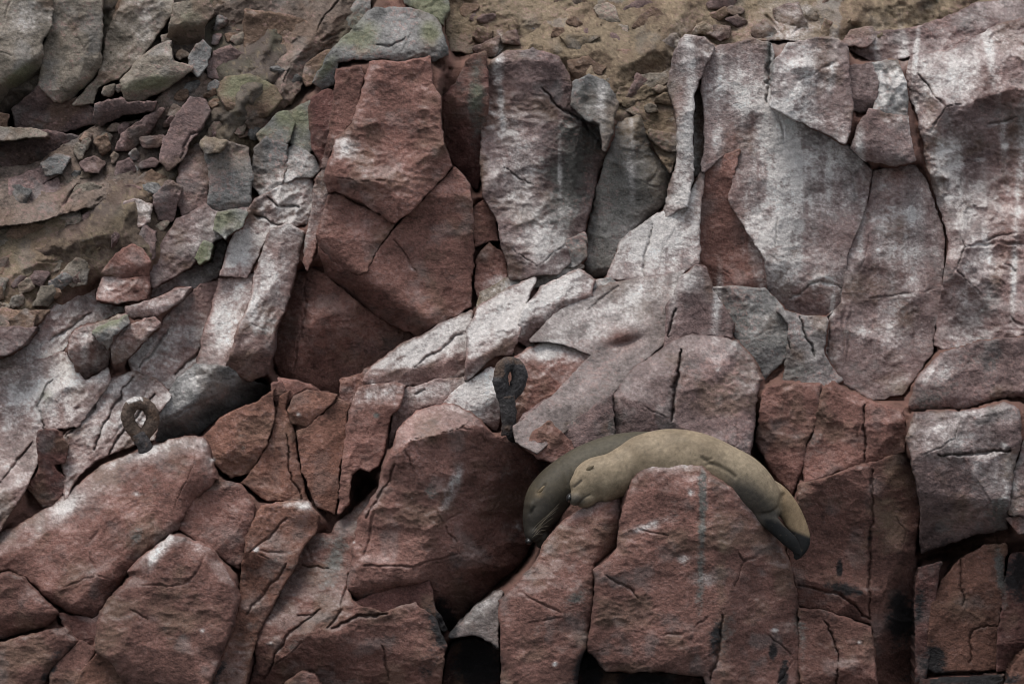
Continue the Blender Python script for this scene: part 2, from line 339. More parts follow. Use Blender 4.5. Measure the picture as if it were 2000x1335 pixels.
# ------------------------------------------------------------------ rocks
STEP = 2.0
MARGIN = 8.0
NROCK = [0]
def rock(poly, off=0.0, tx=0.0, tz=0.3, r=10, folds=(), cracks=(), lumps=(), col=RED, w=0.0, g=0.0, rough=1.0, edge=1.0, mottle=1.0,
         bed=0.0, aniso=1.0, upw=.4, bigf=.8, joints=1.0, bias=4.0, d=None, name='rock', label=None, cat=None, group=None, wall=12.0):
    """poly: outline in photo pixels; off: metres behind the mean slope; tx, tz: how far it falls back to the right / upwards;
    folds: (x1,y1,x2,y2, xs,ys, slope): the side of the crease where (xs,ys) lies falls back by slope"""
    NROCK[0] += 1
    seed = NROCK[0] * 3
    p = np.array(poly, float)
    # area centroid
    xx, yy = p[:, 0], p[:, 1]; x2, y2 = np.roll(xx, -1), np.roll(yy, -1)
    cr = xx * y2 - x2 * yy; A = cr.sum() / 2
    cx = ((xx + x2) * cr).sum() / (6 * A); cy = ((yy + y2) * cr).sum() / (6 * A)
    x0, x1 = max(p[:, 0].min(), -70) - 14, min(p[:, 0].max(), 2070) + 14
    y0, y1 = max(p[:, 1].min(), -70) - 14, min(p[:, 1].max(), 1400) + 14
    X, Y = np.meshgrid(np.arange(x0, x1, STEP), np.arange(y0, y1, STEP))
    sd = sdf(p, X, Y)
    dd = sd + edge * (bias + 4.5 * fbm(X, Y, 46, 3, seed) + 2.2 * fbm(X, Y, 10, 2, seed + 1))
    x = (X - cx) / PPM; z = (cy - Y) / PPM
    h = -(tx * x + tz * z)
    wob = .012 * fbm(X, Y, 50, 3, seed + 2)
    for fo in folds:
        ax, ay, bx, by, sx, sy, sl = fo[:7]
        wdt = fo[7] if len(fo) > 7 else .012
        nx, ny = -(by - ay), (bx - ax); ln = math.hypot(nx, ny); nx /= ln; ny /= ln
        if (sx - ax) * nx + (sy - ay) * ny < 0: nx, ny = -nx, -ny
        s = ((X - ax) * nx + (Y - ay) * ny) / PPM + wob
        h -= sl * wdt * np.logaddexp(0, s / wdt)
    for (lx, ly, rx, ry, an, am) in lumps:
        c, s_ = math.cos(math.radians(an)), math.sin(math.radians(an))
        u = ((X - lx) * c + (Y - ly) * s_) / rx; v = (-(X - lx) * s_ + (Y - ly) * c) / ry
        h += am * np.exp(-(u * u + v * v))
    # broken surface
    xm, ym = X / PPM, Y / PPM
    wx = xm + .02 * fbm(X, Y, 30, 3, seed + 3); wy = ym + .02 * fbm(X, Y, 30, 3, seed + 4)
    c, s_ = math.cos(bed), math.sin(bed)
    u = (wx * c + wy * s_) / aniso; v = -wx * s_ + wy * c
    rough = rough * (.7 + .45 * float(TAB[0][seed % 256, 7]))
    fade = .14 + .86 * sstep(-.15, .35, fbm(X, Y, 70, 2, seed + 5))
    ch1, tv1 = chips(u, v, .17, seed + 1, .6, .3, .12, True); ch2, tv2 = chips(u, v * 1.25, .062, seed + 2, .6, .4, .18, True)
    chb, jt = chips(u, v, .42, seed + 4, .7, .42, .12, joint=.009)
    big = np.clip((math.sqrt(abs(A)) - 60) / 120, 0, 1)
    h += rough * (.020 * fbm(X, Y, 120, 3, seed + 6) + big * bigf * chb - big * joints * .022 * jt * sstep(.0, .3, fbm(X, Y, 80, 2, seed + 11)) * sstep(0, 40, dd) + .62 * ch1
                  + fade * (.55 * ch2 + .62 * chips(u, v * 1.3, .026, seed + 3, .6, .45, .25))
                  + .0055 * fbm(X, Y * 1.3, 7, 3, seed + 7, .65))
    for ck in cracks:
        pl, wd, dp = ck[:3]
        q, tt = polydist(pl, X + 8 * fbm(X, Y, 26, 4, seed + 8, .6), Y + 8 * fbm(X, Y, 26, 4, seed + 9, .6))
        prof = .75 * wd * (.45 + .55 * np.sin(np.pi * np.clip(tt * .9 + .05, 0, 1))) * (1 + .5 * fbm(X, Y, 20, 2, seed + 2))
        h -= dp * np.exp(-(q / np.maximum(prof, .8)) ** 2)
    rr = (.6 if r > 18 else .45) * r * (1 + .8 * fbm(X, Y, 60, 2, seed + 10))
    t = np.clip(dd / rr, 0, 1)
    h -= rr / PPM * .8 * (1 - np.sqrt(np.clip(1 - (1 - t) ** 2, 0, 1)))
    gy, gx = np.gradient(dd, STEP)
    gl = np.hypot(gx, gy) + 1e-6
    outd = np.clip(-dd, 0, MARGIN)
    PXs = X + gx / gl * outd; PYs = Y + gy / gl * outd
    h -= outd / PPM * wall
    yb = float(base_depth(cy)) if d is None else d
    Yd = yb + off - h
    ux = np.gradient(np.where(dd > 0, h, 0), axis=0) / (STEP / PPM)
    up = np.where(dd > 3, np.clip(ux, -1, 2), 0)
    k_ = np.array([1, 2, 3, 2, 1]) / 9.0
    up = np.apply_along_axis(lambda a: np.convolve(a, k_, 'same'), 0, up); up = np.apply_along_axis(lambda a: np.convolve(a, k_, 'same'), 1, up)
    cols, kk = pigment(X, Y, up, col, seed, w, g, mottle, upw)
    cols = np.clip(cols * (1 + .10 * tv1 + .09 * tv2)[..., None], .004, .6)
    ins = dd > 0
    ii = ((Y[ins] - RY0) / RS).astype(int); jj = ((X[ins] - RX0) / RS).astype(int)
    ok = (ii >= 0) & (ii < RAST.shape[0]) & (jj >= 0) & (jj < RAST.shape[1])
    tmp = np.full(RAST.shape, -1e9); np.maximum.at(tmp, (ii[ok], jj[ok]), Yd[ins][ok])
    tmp[tmp < -1e8] = 1e9
    np.minimum(RAST, tmp, out=RAST)
    me, o0 = grid_mesh(name, P3(PXs, PYs, Yd), dd > -MARGIN + .5, cols, kk)
    if label:
        return link(name, me, o0, ROCK, None, label, cat, group, 'thing')
    return link(name, me, o0, ROCK, cliff)

def B(poly, label, cat='boulder', name='boulder', **k):
    return rock(poly, name=name, label=label, cat=cat, **k)
TG = TAN * .55 + GREY * .45
DP = PURP * .8
# upper left: rocks standing out of the soil
rock([(-60,-60),(95,-60),(101,20),(98,55),(80,85),(83,105),(72,165),(35,190),(-60,215)], off=-0.55, tx=.1, tz=.25, r=14, folds=[(-10,172,84,106,20,200,4.0)], col=TG, w=.08, g=.05)
rock([(102,25),(125,-60),(194,-60),(198,80),(194,130),(168,162),(138,195),(108,200),(76,168),(84,105),(99,60)], off=-0.43, tx=.05, tz=.25, r=10, folds=[(110,205,192,128,190,190,3.0),(76,130,140,150,100,200,.5)], col=TG, rough=1.2)
rock([(26,215),(75,172),(112,203),(150,192),(190,216),(190,240),(100,258),(30,250)], off=.06, tz=-.55, r=6, col=DP)
rock([(213,60),(236,15),(262,-60),(340,-60),(335,30),(300,76),(272,112),(236,152),(190,168),(180,200),(145,205),(195,150),(206,110)], off=-0.35, tx=.05, tz=.35, r=9, folds=[(236,160,330,50,330,120,1.2)], col=TG, w=.05, rough=1.3)
rock([(272,118),(300,95),(330,82),(336,120),(372,132),(328,168),(272,198),(246,192),(240,158)], off=-0.41, tz=.6, r=8, folds=[(238,166,372,136,300,190,1.8)], col=TG, g=.15, rough=1.2)
rock([(190,206),(238,196),(246,205),(302,200),(296,213),(240,223),(196,243),(188,226)], off=-0.35, tz=-.2, r=5, folds=[(190,212,300,206,240,235,1.2)], col=DP)
rock([(334,45),(342,8),(402,-2),(414,24),(398,50),(392,86),(346,92),(330,75)], off=-0.45, tz=.3, r=8, folds=[(334,52,400,48,370,80,2.4)], col=TG, g=.1)
rock([(416,20),(430,-60),(560,-60),(560,60),(500,70),(450,40)], off=-0.18, tz=.4, r=12, col=TG, rough=1.2)
rock([(372,112),(382,92),(396,82),(409,95),(402,124),(386,146),(372,132)], off=-0.37, tx=.2, r=6, col=GREY)
rock([(405,130),(420,102),(450,90),(482,108),(462,140),(430,152),(410,148)], off=-0.27, tx=.2, r=7, col=PURP, folds=[(440,95,430,150,470,120,.6)])
rock([(428,178),(440,152),(488,145),(532,168),(546,195),(522,226),(482,236),(450,226),(440,202)], off=-0.35, tz=.4, r=14, col=BROWN, g=.25, folds=[(430,205,540,205,480,230,1.0)], rough=1.2)
rock([(315,312),(320,275),(345,226),(374,191),(400,196),(410,215),(396,246),(368,276),(356,310),(330,330)], off=-0.39, tx=.35, tz=.35, r=7, col=PURP*1.05, cracks=[([(405,240),(375,262),(360,285),(352,310)],2,.03)], rough=.7)
rock([(228,292),(240,265),(286,230),(318,213),(302,242),(282,268),(252,292)], off=-0.27, tz=.3, r=6, col=PURP, folds=[(230,280,310,228,300,280,1.1)])
rock([(396,284),(430,275),(482,290),(492,350),(486,402),(420,416),(408,400),(412,330)], off=-0.35, tz=.2, r=9, col=GREY*.9, mottle=.6, rough=1.3, folds=[(400,395,490,395,450,430,1.0)])
rock([(392,280),(402,270),(440,278),(428,292),(404,296)], off=-0.55, tz=.4, r=6, col=TG, g=.3)
rock([(488,352),(500,290),(520,270),(560,285),(556,330),(540,372),(510,382)], off=-0.29, tz=.35, r=10, col=GREY*.85, g=.1)
rock([(505,262),(540,225),(560,222),(575,240),(560,280),(520,285)], off=-0.33, tz=.4, r=8, col=GREY*.85, g=.4)
rock([(224,424),(244,397),(270,391),(292,402),(290,432),(268,444),(240,456),(226,446)], off=-0.41, tz=.3, r=8, col=PINK*.8, w=.3, rough=1.5)
rock([(302,384),(330,358),(352,366),(346,392),(336,430),(310,426),(304,402)], off=-0.39, tz=.3, r=7, col=PURP*1.2, w=.1, folds=[(304,388,350,380,330,420,.9)])
rock([(160,420),(205,400),(222,412),(200,436),(170,440)], off=-0.29, tz=.4, r=6, col=PURP)
rock([(165,395),(190,385),(212,392),(200,408),(175,412)], off=-0.29, tz=.5, r=5, col=TG)
rock([(232,370),(262,360),(282,368),(270,388),(240,390)], off=-0.27, tz=.4, r=6, col=PURP)
rock([(85,320),(108,305),(132,308),(118,335),(92,340)], off=-0.31, tz=.5, r=6, col=GREY)
rock([(160,320),(182,308),(200,318),(190,332),(168,330)], off=-0.28, tz=.4, r=5, col=PURP)
rock([(-60,272),(20,262),(90,256),(152,270),(112,300),(50,320),(-60,335)], off=.06, tz=-.45, r=8, col=DP)
rock([(-60,250),(20,252),(62,255),(88,262),(30,270),(-60,276)], off=-0.43, tz=.8, r=5, col=TG)
rock([(20,350),(60,335),(105,318),(112,335),(60,375),(18,395)], off=-0.23, tz=.6, r=8, col=PURP, rough=1.3)
rock([(20,400),(62,372),(112,350),(118,372),(70,412),(30,430)], off=-0.23, tz=.6, r=8, col=PURP*1.05, rough=1.3)
rock([(95,440),(112,420),(150,410),(160,428),(120,450)], off=-0.25, tz=.6, r=6, col=TG, rough=1.2)
rock([(358,300),(396,282),(408,330),(404,400),(356,420),(345,390),(352,330)], off=-0.25, tz=.45, r=9, col=PURP, mottle=.8, rough=1.3)
rock([(345,432),(400,404),(420,420),(484,408),(470,440),(420,470),(370,520),(300,560),(290,520),(320,470)], off=-0.25, tz=.6, r=10, col=PURP*1.1, rough=1.3, w=.1)
rock([(420,448),(430,420),(460,412),(482,416),(470,440),(440,462)], off=-0.55, tz=.4, r=7, col=GREY, g=.35, w=.1)
rock([(382,505),(398,474),(412,478),(404,502),(390,512)], off=-0.43, tz=.3, r=5, col=GREEN)
rock([(262,480),(282,440),(300,452),(300,500),(288,512)], off=-0.35, tx=.2, tz=.3, r=6, col=PURP)
rock([(202,532),(230,497),(258,482),(275,490),(290,512),(286,536),(240,542)], off=-0.48, tz=.4, r=8, col=RED, folds=[(205,522,286,515,245,545,1.2)])
rock([(190,585),(205,545),(240,545),(288,540),(292,560),(285,580),(230,590)], off=-0.33, tz=.4, r=8, col=RED, w=.05, rough=1.4)
rock([(20,625),(50,605),(70,615),(62,640),(25,642)], off=-0.38, tz=.4, r=7, col=BROWN)
rock([(-40,665),(0,640),(40,640),(70,640),(50,665),(10,690),(-40,700)], off=-0.38, tz=.5, r=8, col=PURP, w=.05)
# rocks left of the great block
rock([(592,150),(600,126),(625,108),(650,100),(640,130),(618,158),(600,166)], off=-.3, r=7, col=BROWN, g=.1)
rock([(590,5),(640,-40),(720,-50),(720,20),(690,50),(640,60),(610,40)], off=-.24, tz=.5, r=12, col=GREY*.9, g=.2, rough=1.3)
rock([(480,20),(560,30),(640,60),(660,100),(600,120),(560,140),(520,150),(480,100)], off=-.2, tz=.5, r=14, col=BROWN, rough=1.4, g=.05)
B([(612,160),(650,100),(690,60),(720,26),(736,18),(800,20),(850,34),(862,60),(872,104),(846,116),(800,118),(742,110),(726,116),(690,112),(660,122),(652,166),(630,172)],
  'green lichen-covered cap rock on top of the tall red block', 'rock', 'cap_rock', d=2.25, tz=.6, r=16, col=GREY*.9, g=.06, folds=[(655,115,740,106,690,130,1.6),(652,100,612,160,680,140,-.5)], cracks=[([(735,85),(760,90),(790,70)],3,.03)], rough=1.3)
rock([(795,2),(812,-30),(866,-30),(874,20),(862,46),(840,30),(815,18)], d=2.45, tz=.4, r=12, col=GREY, g=.45)
rock([(606,206),(612,190),(640,178),(654,184),(647,240),(632,318),(616,292),(608,240)], d=2.15, tx=.2, tz=.2, r=7, col=DEEP, mottle=.5)
rock([(556,228),(590,206),(606,200),(606,240),(614,282),(600,302),(575,282),(560,270)], d=2.3, tx=-.1, tz=.4, r=9, col=GREY*.9, g=.25)
rock([(560,290),(580,285),(612,305),(626,330),(610,345),(580,345),(545,360),(525,372),(540,330)], d=2.2, tz=.5, r=9, col=GREY, w=.2)
# the great red block
CB = dict(mottle=.65, aniso=1.5, bias=1.0)
B([(652,190),(657,135),(706,128),(712,150),(700,200),(690,235),(668,262),(650,285),(640,330),(625,330),(640,280)],
  'narrow red slab on the left edge of the tall red block, under the lichen cap', 'rock', 'rock_slab', d=1.98, tx=-.25, tz=.15, r=7, col=RED, w=.06, **CB)
B([(655,270),(690,240),(702,200),(712,150),(722,122),(790,120),(838,112),(846,165),(862,190),(866,285),(886,325),(830,385),(772,438),(735,416),(700,394),(655,373),(640,378),(632,350),(642,320)],
  'tall red-brown block with a stepped crack, largest face left of centre', d=1.76, tx=0, tz=.14, r=9, folds=[(735,130,690,240,650,200,1.0),(690,240,640,335,620,280,.9),(845,150,870,330,880,250,.5),(660,350,780,420,700,440,.25)], col=RED, w=.02, **CB)
B([(641,380),(655,374),(700,396),(770,438),(742,482),(716,530),(700,536),(652,516),(626,482),(618,456)],
  'red lower-left corner of the tall block, below its stepped ledge', 'rock', 'rock_block', d=1.80, tz=.08, r=8, folds=[(622,470,700,530,620,530,2.0)], col=RED, **CB)
B([(888,327),(920,362),(926,420),(923,600),(880,622),(840,646),(817,658),(736,620),(650,546),(636,534),(622,482),(650,514),(700,536),(716,532),(744,482),(774,438),(832,385)],
  'red lower-right part of the tall block with a dark overhanging underside', 'rock', 'rock_block', d=1.76, tz=.12, r=8, folds=[(682,541,746,565,700,600,0.0),(640,500,840,632,700,620,3.2,.015),(925,430,830,640,920,600,.5)], cracks=[([(772,472),(800,505),(815,530)],2.5,.02)], col=RED, **CB)
rock([(606,440),(620,350),(634,335),(640,378),(620,455),(612,500),(600,530),(592,510)], d=1.95, tx=-.4, tz=.2, r=7, col=RED, w=.1)
B([(528,645),(550,592),(580,532),(608,526),(640,540),(736,622),(815,660),(770,692),(722,716),(708,738),(672,746),(668,782),(640,770),(600,746),(546,736),(534,700)],
  'wide red wedge-shaped rock tucked under the overhang of the tall block', d=2.02, tx=.18, tz=.16, r=10, folds=[(618,528,578,735,530,640,1.2),(608,650,650,600,650,720,.25),(560,725,680,780,600,790,1.0)], cracks=[([(600,545),(588,640),(575,720)],2.5,.03)], col=RED*.97, mottle=.5)
rock([(668,745),(708,735),(716,722),(745,735),(700,752),(690,790),(676,800),(668,780)], d=1.55, tz=.3, r=6, col=RED)
# pale slabs left of it
B([(480,424),(500,392),(536,374),(562,355),(600,346),(613,376),(600,432),(562,440),(524,452),(500,500),(480,540),(430,538),(446,490)],
  'white-stained jagged slab left of the tall red block', 'rock', 'rock_slab', d=1.95, tx=.2, tz=.8, r=9, col=PINK*.8, w=.1, upw=.6, rough=1.5, folds=[(600,350,560,450,610,420,.7)], bed=-.9, aniso=1.6, cracks=[([(520,385),(545,400),(585,408)],3,.05),([(500,420),(540,440),(575,445)],3,.05)])
B([(428,546),(480,541),(500,532),(491,582),(471,630),(442,716),(388,712),(400,652),(415,602)],
  'long upright pale slab between two diagonal cracks, left of the red wedge', 'rock', 'rock_slab', d=1.58, tx=.12, tz=.65, r=8, col=PINK*.8, w=.08, upw=.6, rough=.9, bed=-1.1, aniso=1.6)
B([(502,531),(530,452),(562,437),(590,456),(578,520),(560,582),(536,640),(526,700),(520,726),(490,741),(444,716),(473,630),(493,582)],
  'pink and grey slab directly beside the red wedge, rounded at its foot', 'rock', 'rock_slab', d=1.58, tx=.25, tz=.6, r=12, col=PINK*.75, w=.05, upw=.5, rough=1.0, bed=-1.1, aniso=1.6, folds=[(455,690,530,690,490,740,1.2),(555,450,510,640,570,600,.5)])
B([(426,552),(414,602),(386,712),(350,738),(330,770),(304,740),(262,724),(248,690),(310,642),(350,592),(392,556)],
  'sloping pink rock face above and left of the grey triangular block', 'rock', 'rock_slope', d=1.62, tx=.1, tz=.75, r=9, col=PINK*.85, w=.06, upw=.6, rough=1.4, bed=-.9, aniso=1.7, cracks=[([(420,610),(390,690),(340,730)],3,.05),([(330,640),(300,690),(270,715)],3,.04)])
B([(306,812),(330,772),(350,737),(380,714),(430,716),(446,722),(500,746),(532,756),(500,782),(430,816),(380,852),(330,864),(300,858),(305,835)],
  'grey triangular block with a pale top and dark underside, right of the left iron ring', d=1.22, tx=.1, tz=.5, r=7, col=GREY, w=.03, upw=.7, rough=.8, mottle=.5, folds=[(432,700,385,790,460,790,1.3),(300,820,392,782,350,860,2.4)])
# far-left pink slopes
SL = dict(upw=.42, rough=1.6, bed=-.75, aniso=1.6)
B([(-60,712),(60,640),(96,606),(150,562),(196,540),(206,545),(190,586),(230,592),(252,604),(248,616),(190,630),(150,645),(137,668),(110,690),(60,712),(-60,760)],
  'long pink rock slope under the soil at the left edge', 'rock', 'rock_slope', d=1.62, tz=.85, r=9, col=PINK*.9, w=.16, cracks=[([(100,665),(140,640),(180,610)],3,.04)], **SL)
rock([(138,667),(150,645),(190,630),(245,616),(250,630),(225,651),(214,682),(210,716),(165,744),(150,722),(138,692)], d=1.18, tz=.6, r=8, col=RED, w=.12, folds=[(138,690,216,660,190,735,2.2)], rough=1.2)
rock([(186,650),(215,630),(246,618),(250,632),(222,655),(212,680)], d=1.08, tz=.6, r=6, col=GREY, g=.3, folds=[(186,652,246,640,215,675,1.0)])
rock([(218,662),(240,641),(300,622),(309,631),(280,662),(242,700),(224,708)], d=1.2, tz=.5, r=7, col=RED*1.1, w=.12, folds=[(220,690,290,645,260,700,1.4)])
rock([(250,601),(300,585),(345,566),(372,560),(340,592),(322,606),(282,622),(252,616)], d=1.42, tz=.7, r=6, col=PINK*.9, w=.2, folds=[(250,608,330,596,290,620,1.6)])
rock([(290,560),(300,512),(350,470),(420,455),(440,480),(420,540),(390,556),(350,575),(300,585)], d=1.95, tz=.65, r=9, col=PURP*1.15, w=.12, **SL)
B([(-60,735),(60,712),(110,692),(140,696),(164,746),(210,722),(214,740),(180,790),(150,832),(76,842),(98,866),(76,900),(50,945),(-10,1046),(-60,1090)],
  'broad whitened pink rock slope at the left edge, above the long boulder', 'rock', 'rock_slope', d=1.08, tx=.05, tz=.7, r=9, col=PINK*.8, w=.14, cracks=[([(100,740),(70,790),(90,840)],3,.04),([(0,950),(30,900),(60,860)],3,.04)], **SL)
rock([(76,845),(110,842),(130,870),(125,900),(96,906),(132,940),(110,986),(86,986),(50,946),(76,922)], d=.9, tz=-.2, r=6, col=DEEP, rough=1.2)
B([(100,870),(152,836),(182,792),(216,740),(262,726),(302,742),(330,772),(304,812),(300,858),(240,872),(180,902),(140,940),(128,975),(130,935),(124,900)],
  'ridged pink slope behind the left iron ring', 'rock', 'rock_slope', d=1.12, tz=.75, r=8, col=PINK*.8, w=.12, cracks=[([(260,735),(215,800),(185,880)],3,.05),([(300,770),(250,830),(215,885)],3,.05),([(210,745),(175,805),(130,850)],3,.05)], **SL)
# long boulder and neighbours, lower left
BG = dict(mottle=.7, aniso=1.5)
B([(-60,1110),(0,1042),(100,986),(200,906),(270,880),(360,850),(398,850),(412,882),(424,934),(378,978),(346,1032),(290,1072),(242,1130),(215,1180),(180,1206),(130,1196),(46,1126),(20,1114),(-60,1132)],
  'long red-brown boulder sloping across the lower left', d=.55, tx=.0, tz=.35, r=60, bias=1.0, col=RED, w=0, bed=-.6, folds=[(-60,1130,420,900,0,900,.55),(0,1050,400,860,0,900,.8),(100,1210,420,960,400,1100,.7)], **BG)
rock([(372,982),(424,937),(470,950),(493,990),(486,1060),(466,1106),(430,1082),(372,1046),(348,1032)], d=.62, tx=.2, tz=.35, r=22, col=RED, **BG)
B([(190,1242),(198,1192),(216,1170),(262,1120),(250,1116),(290,1074),(332,1042),(362,1046),(410,1070),(440,1102),(468,1162),(460,1212),(430,1282),(404,1345),(260,1345),(225,1302),(190,1270)],
  'pointed red-brown boulder with a whitened tip at the bottom left', d=-.06, tx=.0, tz=.22, r=55, bias=1.0, col=RED*.95, folds=[(348,1040,232,1262,220,1100,.7),(362,1040,470,1190,460,1080,.7),(335,1042,440,1345,470,1250,.18),(200,1270,420,1345,230,1345,.6)], cracks=[([(255,1190),(290,1205)],2,.02)], **BG)
B([(-60,1140),(20,1115),(46,1128),(112,1196),(92,1222),(40,1236),(-60,1262)], 'rounded brown boulder at the left edge, below the long one', d=.22, tx=.1, tz=.3, r=50, bias=1.0, col=RED, folds=[(-60,1215,110,1195,30,1260,1.0)], **BG)
B([(-60,1268),(100,1228),(128,1226),(152,1250),(104,1300),(72,1365),(-60,1365)], 'flat-topped dark red boulder in the bottom left corner', d=.12, tx=.1, tz=.35, r=36, bias=1.0, col=RED*.9, **BG)
rock([(156,1256),(186,1268),(150,1345),(92,1365),(106,1302)], d=.16, tx=.0, tz=.25, r=10, col=RED*.9, **BG)
rock([(192,1273),(224,1303),(258,1347),(130,1365),(160,1312)], d=.12, tz=.3, r=9, col=ORNG*.95, **BG)
rock([(118,1200),(180,1210),(212,1185),(192,1232),(186,1262),(156,1250),(130,1225)], d=.42, tz=.1, r=8, col=DEEP, **BG)
B([(472,1140),(482,1052),(512,990),(560,984),(600,980),(622,1006),(612,1042),(590,1060),(560,1132),(502,1232),(482,1300),(472,1365),(405,1365),(460,1216),(470,1166)],
  'smooth orange-brown slab right of the pointed boulder', 'rock', 'rock_slab', d=.5, tx=.1, tz=.45, r=14, col=ORNG, lumps=[(590,1000,34,26,0,.08)], cracks=[([(485,1075),(520,1050),(560,1010)],3,.03),([(480,1200),(530,1140),(560,1100)],3,.03)], **BG)
# jointed red blocks in the middle
MB = dict(mottle=.35, rough=.8, bias=1.0)
B([(388,862),(430,817),(500,783),(536,757),(537,810),(520,872),(490,922),(450,932),(420,906),(404,882)], 'orange-red block below the grey triangular block', d=1.0, tx=.1, tz=.3, r=10, col=ORNG*.95, folds=[(500,780,440,900,400,840,.5),(410,890,530,870,470,940,.9)], **MB)
rock([(500,906),(530,852),(545,772),(566,762),(560,800),(574,832),(580,882),(606,986),(520,976),(500,962),(470,942)], d=1.02, tx=.1, tz=.2, r=8, col=ORNG*.9, cracks=[([(560,850),(568,930),(590,980)],2.5,.04)], **MB)
B([(566,802),(575,772),(600,759),(656,772),(636,800),(600,831),(570,826)], 'small tilted red block wedged between jointed red rocks', d=.98, tx=.1, tz=.5, r=7, col=ORNG*.95, folds=[(562,806,640,795,600,830,1.0)], **MB)
B([(581,842),(600,834),(640,802),(660,776),(680,790),(676,862),(662,932),(656,1006),(620,990),(592,922)], 'upright orange-red block with a crack on each side', d=.95, tx=.15, tz=.2, r=8, col=ORNG, **MB)
B([(682,800),(700,756),(766,744),(794,752),(782,790),(762,812),(752,872),(741,912),(722,922),(704,914),(686,926),(682,985),(662,1002),(668,902)], 'pink-topped red rock with a black hollow at its foot', d=.9, tx=.1, tz=.35, r=10, col=RED*1.05, w=.03, folds=[(690,775,790,765,730,850,-.0)], **MB)
rock([(545,740),(600,750),(640,772),(600,757),(574,770),(560,790),(548,765)], d=1.3, tz=.2, r=5, col=RED, **MB)
rock([(515,880),(545,790),(560,770),(548,745),(530,750),(538,800)], d=1.25, tz=.1, r=5, col=DEEP, **MB)
# pale slabs below the tall block
LS = dict(upw=.75, rough=1.2, bed=-.5, aniso=1.8)
B([(714,742),(726,716),(800,666),(860,636),(920,609),(915,640),(906,736),(860,745),(800,752),(722,749)], 'pale sloping slab just under the tall red block, left of two', 'rock', 'rock_slab', d=1.35, tx=.15, tz=.9, r=7, col=PINK*.85, w=.04, folds=[(714,740,910,690,850,750,1.2),(925,605,905,740,1000,690,.3)], cracks=[([(810,715),(860,680),(900,650)],2.5,.03)], **LS)
B([(911,740),(917,640),(936,601),(1000,562),(1042,546),(1016,620),(1010,656),(1000,692),(966,692),(930,722)], 'pale sloping slab just behind and left of the tall iron ring', 'rock', 'rock_slab', d=1.38, tx=.15, tz=.9, r=7, col=PINK*.8, w=.06, folds=[(905,715,1010,660,980,720,1.3)], **LS)
B([(1013,662),(1021,610),(1060,562),(1130,530),(1162,546),(1156,576),(1110,606),(1086,642),(1042,676)], 'pale grey angular slab at the foot of the dark recess', 'rock', 'rock_slab', d=1.5, tx=.15, tz=.8, r=8, col=PINK*.75, w=.06, folds=[(1010,640,1160,565,1100,640,1.2)], **LS)
rock([(1158,548),(1190,545),(1200,556),(1160,578)], d=1.75, tz=.6, r=6, col=GREY, w=.2)
rock([(930,602),(940,575),(985,545),(1090,532),(1120,510),(1140,520),(1060,556),(1000,560)], d=1.9, tz=.8, r=7, col=TAN, w=.15)
B([(770,802),(790,762),(860,741),(905,739),(908,750),(872,785),(816,796),(776,852),(762,872)], 'small pink block with a dark slot, left of the tall iron ring', 'rock', 'rock_block', d=1.12, tz=.6, r=9, col=PINK*.75, w=.12, folds=[(765,830,905,760,840,800,.8)], cracks=[([(812,772),(826,762)],3,.03)], mottle=.6)
B([(871,786),(900,756),(960,716),(974,722),(978,800),(968,838),(920,806)], 'white-faced wedge immediately left of the tall iron ring', 'rock', 'rock_wedge', bigf=.2, d=1.13, tz=.8, tx=.1, r=7, col=PINK*.8, w=.4, folds=[(870,815,985,760,950,820,1.2)], **LS)
# the grey slab and the mound behind the sea lions
B([(1040,664),(1098,602),(1190,556),(1260,546),(1336,530),(1312,600),(1302,662),(1240,716),(1196,770),(1112,832),(1050,882),(1008,862),(1004,832),(1085,770),(1160,692),(1100,668)],
  'big smooth lavender-grey slab sloping down towards the sea lions', 'rock', 'rock_slab', d=1.32, tx=.2, tz=.95, r=8, col=PINK*.32+GREY*.55, w=.02, rough=.4, bigf=1.2, joints=0, mottle=.5, bed=-.6, aniso=2.2, upw=.22, lumps=[(1210,650,40,22,-20,.06),(1225,668,30,8,-15,-.06)], cracks=[([(1150,600),(1185,575),(1210,556)],2,.02),([(1160,810),(1230,745),(1275,705)],2,.03)])
B([(1300,672),(1304,602),(1330,546),(1360,520),(1376,525),(1390,572),(1416,602),(1430,632),(1426,656),(1352,650)], 'pointed grey-pink rock rising behind the rounded mound', 'rock', 'rock_peak', d=1.42, tx=.2, tz=.25, r=10, col=PURP*1.15, w=.05, folds=[(1350,520,1312,670,1290,600,.9),(1376,520,1440,640,1430,560,.6)], cracks=[([(1318,600),(1308,655)],3,.05)], mottle=.7)
B([(1003,764),(1006,698),(1060,671),(1100,666),(1146,690),(1160,692),(1112,742),(1082,772),(1020,812),(1006,852)], 'red-brown angular rock right behind the tall iron ring', bigf=.2, d=1.24, tz=.35, tx=.1, r=8, w=.06, upw=.6, col=RED*1.2, folds=[(1000,705,1150,685,1080,680,-.0),(1003,700,1160,690,1080,660,1.0)], mottle=.8)
rock([(1008,848),(1022,812),(1060,788),(1085,772),(1070,790),(1040,830),(1012,856)], d=.95, tz=.5, r=6, col=PURP*1.1, w=.1)
rock([(1030,872),(1045,846),(1075,826),(1102,852),(1132,882),(1090,902),(1058,892)], d=.74, tz=.4, r=7, col=RED, folds=[(1075,826,1082,900,1110,870,.6)], mottle=.6)
rock([(1106,836),(1150,804),(1193,771),(1197,862),(1132,882),(1104,852)], d=.86, tx=.1, tz=.2, r=8, col=PURP*.9, folds=[(1106,836,1150,880,1100,880,.5)], mottle=.7)
